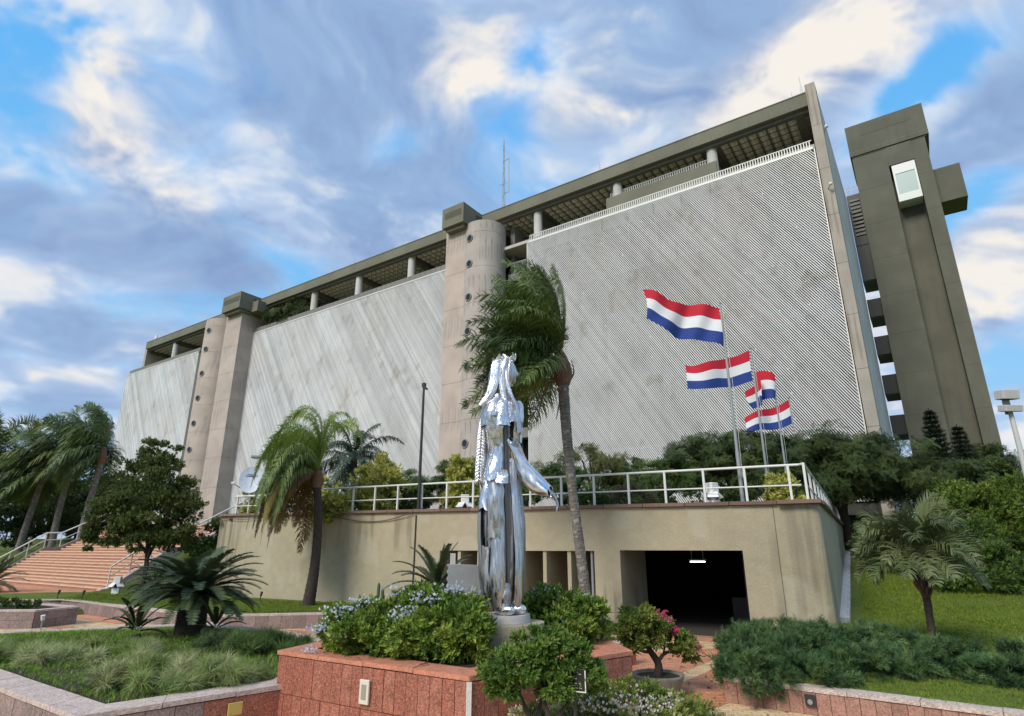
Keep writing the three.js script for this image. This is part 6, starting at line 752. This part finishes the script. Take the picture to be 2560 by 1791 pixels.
// little round tree in front of the planter
{ const t = thing('ornamental_tree', 'little round-headed tree with forked trunk in front of the red planter', 'tree', [0.3, 0, -6.55]);
  limbs(t, [[-0.06, 0, 0], [-0.06, 0.4, 0], [-0.08, 0.66, 0]], [0.05, 0.045, 0.04], [[[[-0.08, 0.62, 0], [-0.16, 0.8, 0.05], [-0.25, 1.0, 0.05]], 0.035, 0.015], [[[0.09, 0.0, 0.05], [0.1, 0.45, 0.05], [0.09, 0.7, 0.05]], 0.045, 0.03], [[[0.09, 0.68, 0.05], [0.2, 0.82, 0.05], [0.32, 0.95, 0.05]], 0.03, 0.012], [[[0.09, 0.68, 0.05], [0.02, 0.85, 0], [0.0, 1.05, -0.05]], 0.03, 0.012], [[[-0.08, 0.62, 0], [-0.02, 0.82, -0.1], [0.05, 1.0, -0.15]], 0.03, 0.012]]);
  crown(t, 'crown', { seed: 161, geo: G.broad, n: 2200, size: [0.065, 0.11], cols: [[0.07, 0.14, 0.02], [0.11, 0.2, 0.028], [0.16, 0.25, 0.04]], clump: 0.55, per: 22, lobes: [[-0.24, 1.2, 0, 0.3, 0.13, 0.26], [0.16, 1.27, 0, 0.32, 0.14, 0.26], [-0.36, 1.06, 0.05, 0.2, 0.1, 0.2], [0.36, 1.12, 0.05, 0.22, 0.12, 0.2], [0.0, 1.4, -0.05, 0.26, 0.1, 0.22], [0.08, 1.06, 0.1, 0.26, 0.1, 0.18]] }); }
shrub('variegated_shrub', 'low variegated shrub with small white flowers at the bottom of the view', 'bush', [1.2, 0, -7.55], { seed: 171, geo: G.small, n: 5200, size: [0.07, 0.12], cols: [[0.2, 0.26, 0.05], [0.32, 0.36, 0.1], [0.13, 0.19, 0.035], [0.52, 0.52, 0.32]], clump: 0.4, per: 30, lobes: [[-0.5, 0.42, 0.2, 0.5, 0.3, 0.4], [0.1, 0.48, 0, 0.5, 0.32, 0.4], [0.6, 0.38, 0.0, 0.42, 0.3, 0.4], [-0.85, 0.34, 0.35, 0.4, 0.3, 0.35]], floor: 0.02 });
{ const t = scene.children[scene.children.length - 1], it = [], r = mulberry(5); for (let k = 0; k < 420; k++) { const a = r() * 6.28, q = r(); it.push({ p: V(-0.15 + Math.cos(a) * 0.8 * Math.sqrt(q), 0.62 + 0.2 * (1 - q) * r() + 0.06 * r(), 0.12 + Math.sin(a) * 0.35), q: orient(r, rv(r).add(V(0, 1.2, 0.4))), s: V(1, 1, 1).multiplyScalar(0.025 + 0.02 * r()), c: C.white[Math.floor(r() * 3)] }); } scatter('blossom', G.petals, M.leafThin, t, it); }
shrub('grass_clump', 'dark fine grass clump beside the variegated shrub', 'plant', [2.05, 0, -8.1], { seed: 172, geo: G.mondo, n: 700, size: [0.2, 0.34], cols: C.mid, clump: 0.5, per: 30, lobes: [[0, 0.12, 0, 0.42, 0.22, 0.5], [0.25, 0.08, 0.35, 0.35, 0.16, 0.4]], floor: 0.0, lift: 0.9 });
// bonsai-like flowering shrub in a bowl
{ const p = thing('plant_bowl', 'shallow grey concrete plant bowl on the paving', 'pot', [2.42, 0, -11.0]); const pr = [[0, 0], [0.26, 0], [0.33, 0.06], [0.42, 0.27], [0.43, 0.31], [0.39, 0.31], [0.36, 0.26], [0, 0.24]].map(([x, y]) => new THREE.Vector2(x, y)); part('bowl', new THREE.LatheGeometry(pr, 40), MS({ map: concrete([0.26, 0.26, 0.21], [0.14, 0.15, 0.12], 330, 1, 1), bumpMap: bumpFine, bumpScale: 0.008, roughness: 0.95 }), p); part('soil', new THREE.CylinderGeometry(0.37, 0.37, 0.02, 30).translate(0, 0.262, 0), M.soil, p);
  const t = thing('bonsai_shrub', 'gnarled pink-flowering shrub growing in the concrete bowl', 'plant', [2.42, 0.27, -11.0]); limbs(t, [[0, 0, 0], [0.02, 0.18, 0], [-0.1, 0.38, 0], [-0.2, 0.56, 0]], [0.075, 0.06, 0.05, 0.03], [[[[-0.08, 0.36, 0], [-0.28, 0.4, 0.05], [-0.42, 0.56, 0.05]], 0.03, 0.012], [[[0.0, 0.2, 0], [0.15, 0.36, 0.03], [0.38, 0.38, 0.03], [0.5, 0.5, 0]], 0.035, 0.012], [[[-0.18, 0.5, 0], [-0.1, 0.68, 0], [0.02, 0.8, 0]], 0.025, 0.01], [[[-0.18, 0.5, 0], [-0.28, 0.66, 0], [-0.3, 0.84, 0]], 0.025, 0.01], [[[0.12, 0.34, 0.02], [0.14, 0.5, 0.05], [0.2, 0.62, 0.05]], 0.02, 0.008]]);
  crown(t, 'crown', { seed: 181, geo: G.broad, n: 2100, size: [0.08, 0.13], cols: [[0.14, 0.2, 0.03], [0.2, 0.26, 0.045], [0.27, 0.28, 0.065], [0.1, 0.16, 0.025]], clump: 0.5, per: 26, lobes: [[-0.22, 0.84, 0, 0.34, 0.2, 0.3], [-0.45, 0.7, 0, 0.2, 0.18, 0.2], [0.03, 0.7, 0, 0.26, 0.17, 0.24], [-0.3, 0.54, 0.1, 0.24, 0.1, 0.16], [0.46, 0.44, 0, 0.18, 0.18, 0.18], [0.34, 0.56, 0, 0.15, 0.1, 0.15]] });
  const it = [], r = mulberry(6); for (const [x, y, s, c] of [[0.08, 0.95, 0.09, [0.62, 0.1, 0.2]], [0.2, 0.84, 0.05, [0.68, 0.2, 0.3]], [0.29, 0.72, 0.07, [0.64, 0.1, 0.2]], [0.66, 0.46, 0.08, [0.6, 0.25, 0.18]]]) for (let k = 0; k < 26; k++) it.push({ p: V(x + (r() - 0.5) * s * 2, y + (r() - 0.5) * s * 1.6, 0.12 + (r() - 0.5) * s), q: orient(r, rv(r)), s: V(1, 1, 1).multiplyScalar(0.05 + 0.03 * r()), c }); scatter('blossom', G.petals, M.leafThin, t, it); }
// climber scraps against the garage pier and a small weed on the step
shrub('weed', 'thin weed growing by the foot of the garage pier', 'plant', [2.1, 0, -15.8], { seed: 191, geo: G.broad, n: 260, size: [0.07, 0.12], cols: C.mid, clump: 0.6, per: 12, lobes: [[0, 0.35, 0, 0.35, 0.35, 0.3]], floor: 0 }); shrub('weed', 'small pale weed at the corner of the garage step', 'plant', [5.55, 0.02, -16.15], { seed: 192, geo: G.broad, n: 90, size: [0.07, 0.12], cols: C.olive, clump: 0.6, per: 12, lobes: [[0, 0.12, 0, 0.16, 0.14, 0.12]], floor: 0 });
// grasses in the low planter
function mondo(label, pos, lobes, n, seed, cols = C.mondo, geo = G.mondo, size = [0.14, 0.25]) { return shrub('grass_clump', label, 'plant', pos, { seed, geo, n, size, cols, clump: 0.5, per: 30, lobes, floor: 0, lift: 0.9, out: 0.6, mess: 0.35, noBottom: true }, 'grass mounds in the low planter'); }
mondo('large arching grass mound at the front of the low planter', [-4.55, 0.57, -8.6], [[0, 0.08, 0, 0.9, 0.22, 0.5], [0.5, 0.1, -0.3, 0.65, 0.2, 0.45], [-0.3, 0.08, -0.45, 0.65, 0.18, 0.4]], 2000, 201); mondo('arching grass mound at the left end of the low planter', [-7.9, 0.57, -10.6], [[0, 0.04, 0, 1.2, 0.14, 0.8], [1.3, 0.05, -0.3, 1.0, 0.15, 0.7], [-1.2, 0.04, -0.4, 1, 0.12, 0.7]], 2200, 202); mondo('dark round grass mound below the cycad', [-4.6, 0.57, -11.4], [[0, 0.08, 0, 0.8, 0.2, 0.55], [0.7, 0.06, 0.2, 0.6, 0.16, 0.5]], 1300, 203, C.mid);
function turf(label, pts, y, n, cols, seed, size, geo = G.grass) { // loose upright grass over an outline
  const r = mulberry(seed), it = [], xs = pts.map((p) => p[0]), zs = pts.map((p) => p[1]), inside = (x, z) => { let k = false; for (let i = 0, j = pts.length - 1; i < pts.length; j = i++) { const [a, b] = pts[i], [c, d] = pts[j]; if ((b > z) !== (d > z) && x < (c - a) * (z - b) / (d - b) + a) k = !k; } return k; };
  while (it.length < n) { const x = lerp(Math.min(...xs), Math.max(...xs), r()), z = lerp(Math.min(...zs), Math.max(...zs), r()); if (!inside(x, z)) continue; const c = cols[Math.floor(r() * cols.length)], v = 0.7 + 0.6 * r(), s = lerp(size[0], size[1], r()) * (0.7 + 0.6 * vnoise(x * 1.4, z * 1.4, 9)); it.push({ p: V(x, typeof y === 'function' ? y(x, z) : y, z), q: orient(r, V((r() - 0.5) * 0.4, 1, (r() - 0.5) * 0.4)), s: V(s, s, s), c: [c[0] * v, c[1] * v, c[2] * v] }); }
  const m = scatter(numbered('turf'), geo, M.leafThin, scene, it); m.userData.label = label; m.userData.category = 'grass'; return m;
}
turf('bright green grass growing between the mounds of the low planter', offsetPoly(lp, areaOf(lp) > 0 ? -0.42 : 0.42), 0.57, 12000, C.grass, 211, [0.05, 0.11]);
turf('short mown grass blades on the flat lawn behind the pink kerb', [[4.3, -10.0], [9.6, -5.6], [14, -8], [12, -13.5], [8.2, -14.6], [6.4, -12.2]], 0.335, 16000, [[0.15, 0.24, 0.015], [0.22, 0.31, 0.022], [0.26, 0.3, 0.04]], 212, [0.04, 0.075], G.lawn);
turf('short mown grass blades on the bank beside the terrace', [[9.0, -14.2], [14, -13], [19, -17], [16, -24], [13.4, -24.6], [9.6, -17.6]], (x, z) => { const [, d] = terr(x, z); return 0.325 + (d > 1.2 ? Math.min(3, 0.1 * (d - 1.2)) : 0); }, 26000, [[0.15, 0.24, 0.015], [0.22, 0.31, 0.022], [0.26, 0.3, 0.04]], 213, [0.06, 0.11], G.lawn);
turf('short mown grass blades on the lawn strip by the beige wall', [[-18, -25], [-9.2, -19.4], [-4.5, -20.3], [-3.4, -20.9], [-12.6, -26.4], [-18.5, -28.4]], 0.385, 14000, [[0.13, 0.22, 0.015], [0.19, 0.28, 0.02], [0.24, 0.28, 0.035]], 214, [0.05, 0.1], G.lawn);

{ // dry leaves blown over paving and lawn
  const o = []; leafTris(o, V(0, 0, 0), V(0, 0.12, 1).normalize(), V(1, 0, 0), 1, 0.28, 0.4); const r = mulberry(404), it = []; const put = (x, z, y) => { const c = [[0.2, 0.12, 0.05], [0.28, 0.2, 0.07], [0.13, 0.08, 0.04]][Math.floor(r() * 3)], s = 0.05 + 0.06 * r(); it.push({ p: V(x, y, z), q: new THREE.Quaternion().setFromEuler(new THREE.Euler((r() - 0.5) * 0.5, r() * 6.28, (r() - 0.5) * 0.5)), s: V(s, s, s), c }); };
  for (let k = 0; k < 130; k++) put(R(2.2, 4.6), R(-15.5, -9.6), 0.012); for (let k = 0; k < 160; k++) put(R(-16, -4), R(-20.5, -16), 0.012); for (let k = 0; k < 120; k++) { const s = R(-15, -8.5), d = -0.15 - 1.4 * r() * r(), w = tpt(s, 0, d); put(w.x, w.z, 0.41); } for (let k = 0; k < 150; k++) { const s = R(2.4, 9), d = R(0, 9), w = tpt(s, 0, d); put(w.x, w.z, 0.36 + (d > 1.2 ? 0.1 * (d - 1.2) : 0)); } for (let k = 0; k < 60; k++) put(R(-2.6, 0.6), R(-8.6, -7.6), 1.012);
  const keep = it.filter((q) => q.p.y < 1 || (() => { const [x, z] = [q.p.x, q.p.z]; return z > lerp(-8.75, -7.1, clamp((x + 3.08) / 2.62)) - 0.28 && z < lerp(-8.75, -7.1, clamp((x + 3.08) / 2.62)) - 0.02 && x < -0.5; })());
  const m = scatter(numbered('fallen_leaves'), flat(o), M.leafThin, scene, keep); m.userData.label = 'dry fallen leaves on paving, lawn and planter rim'; m.userData.category = 'leaves';
}

renderer.render(scene, camera);
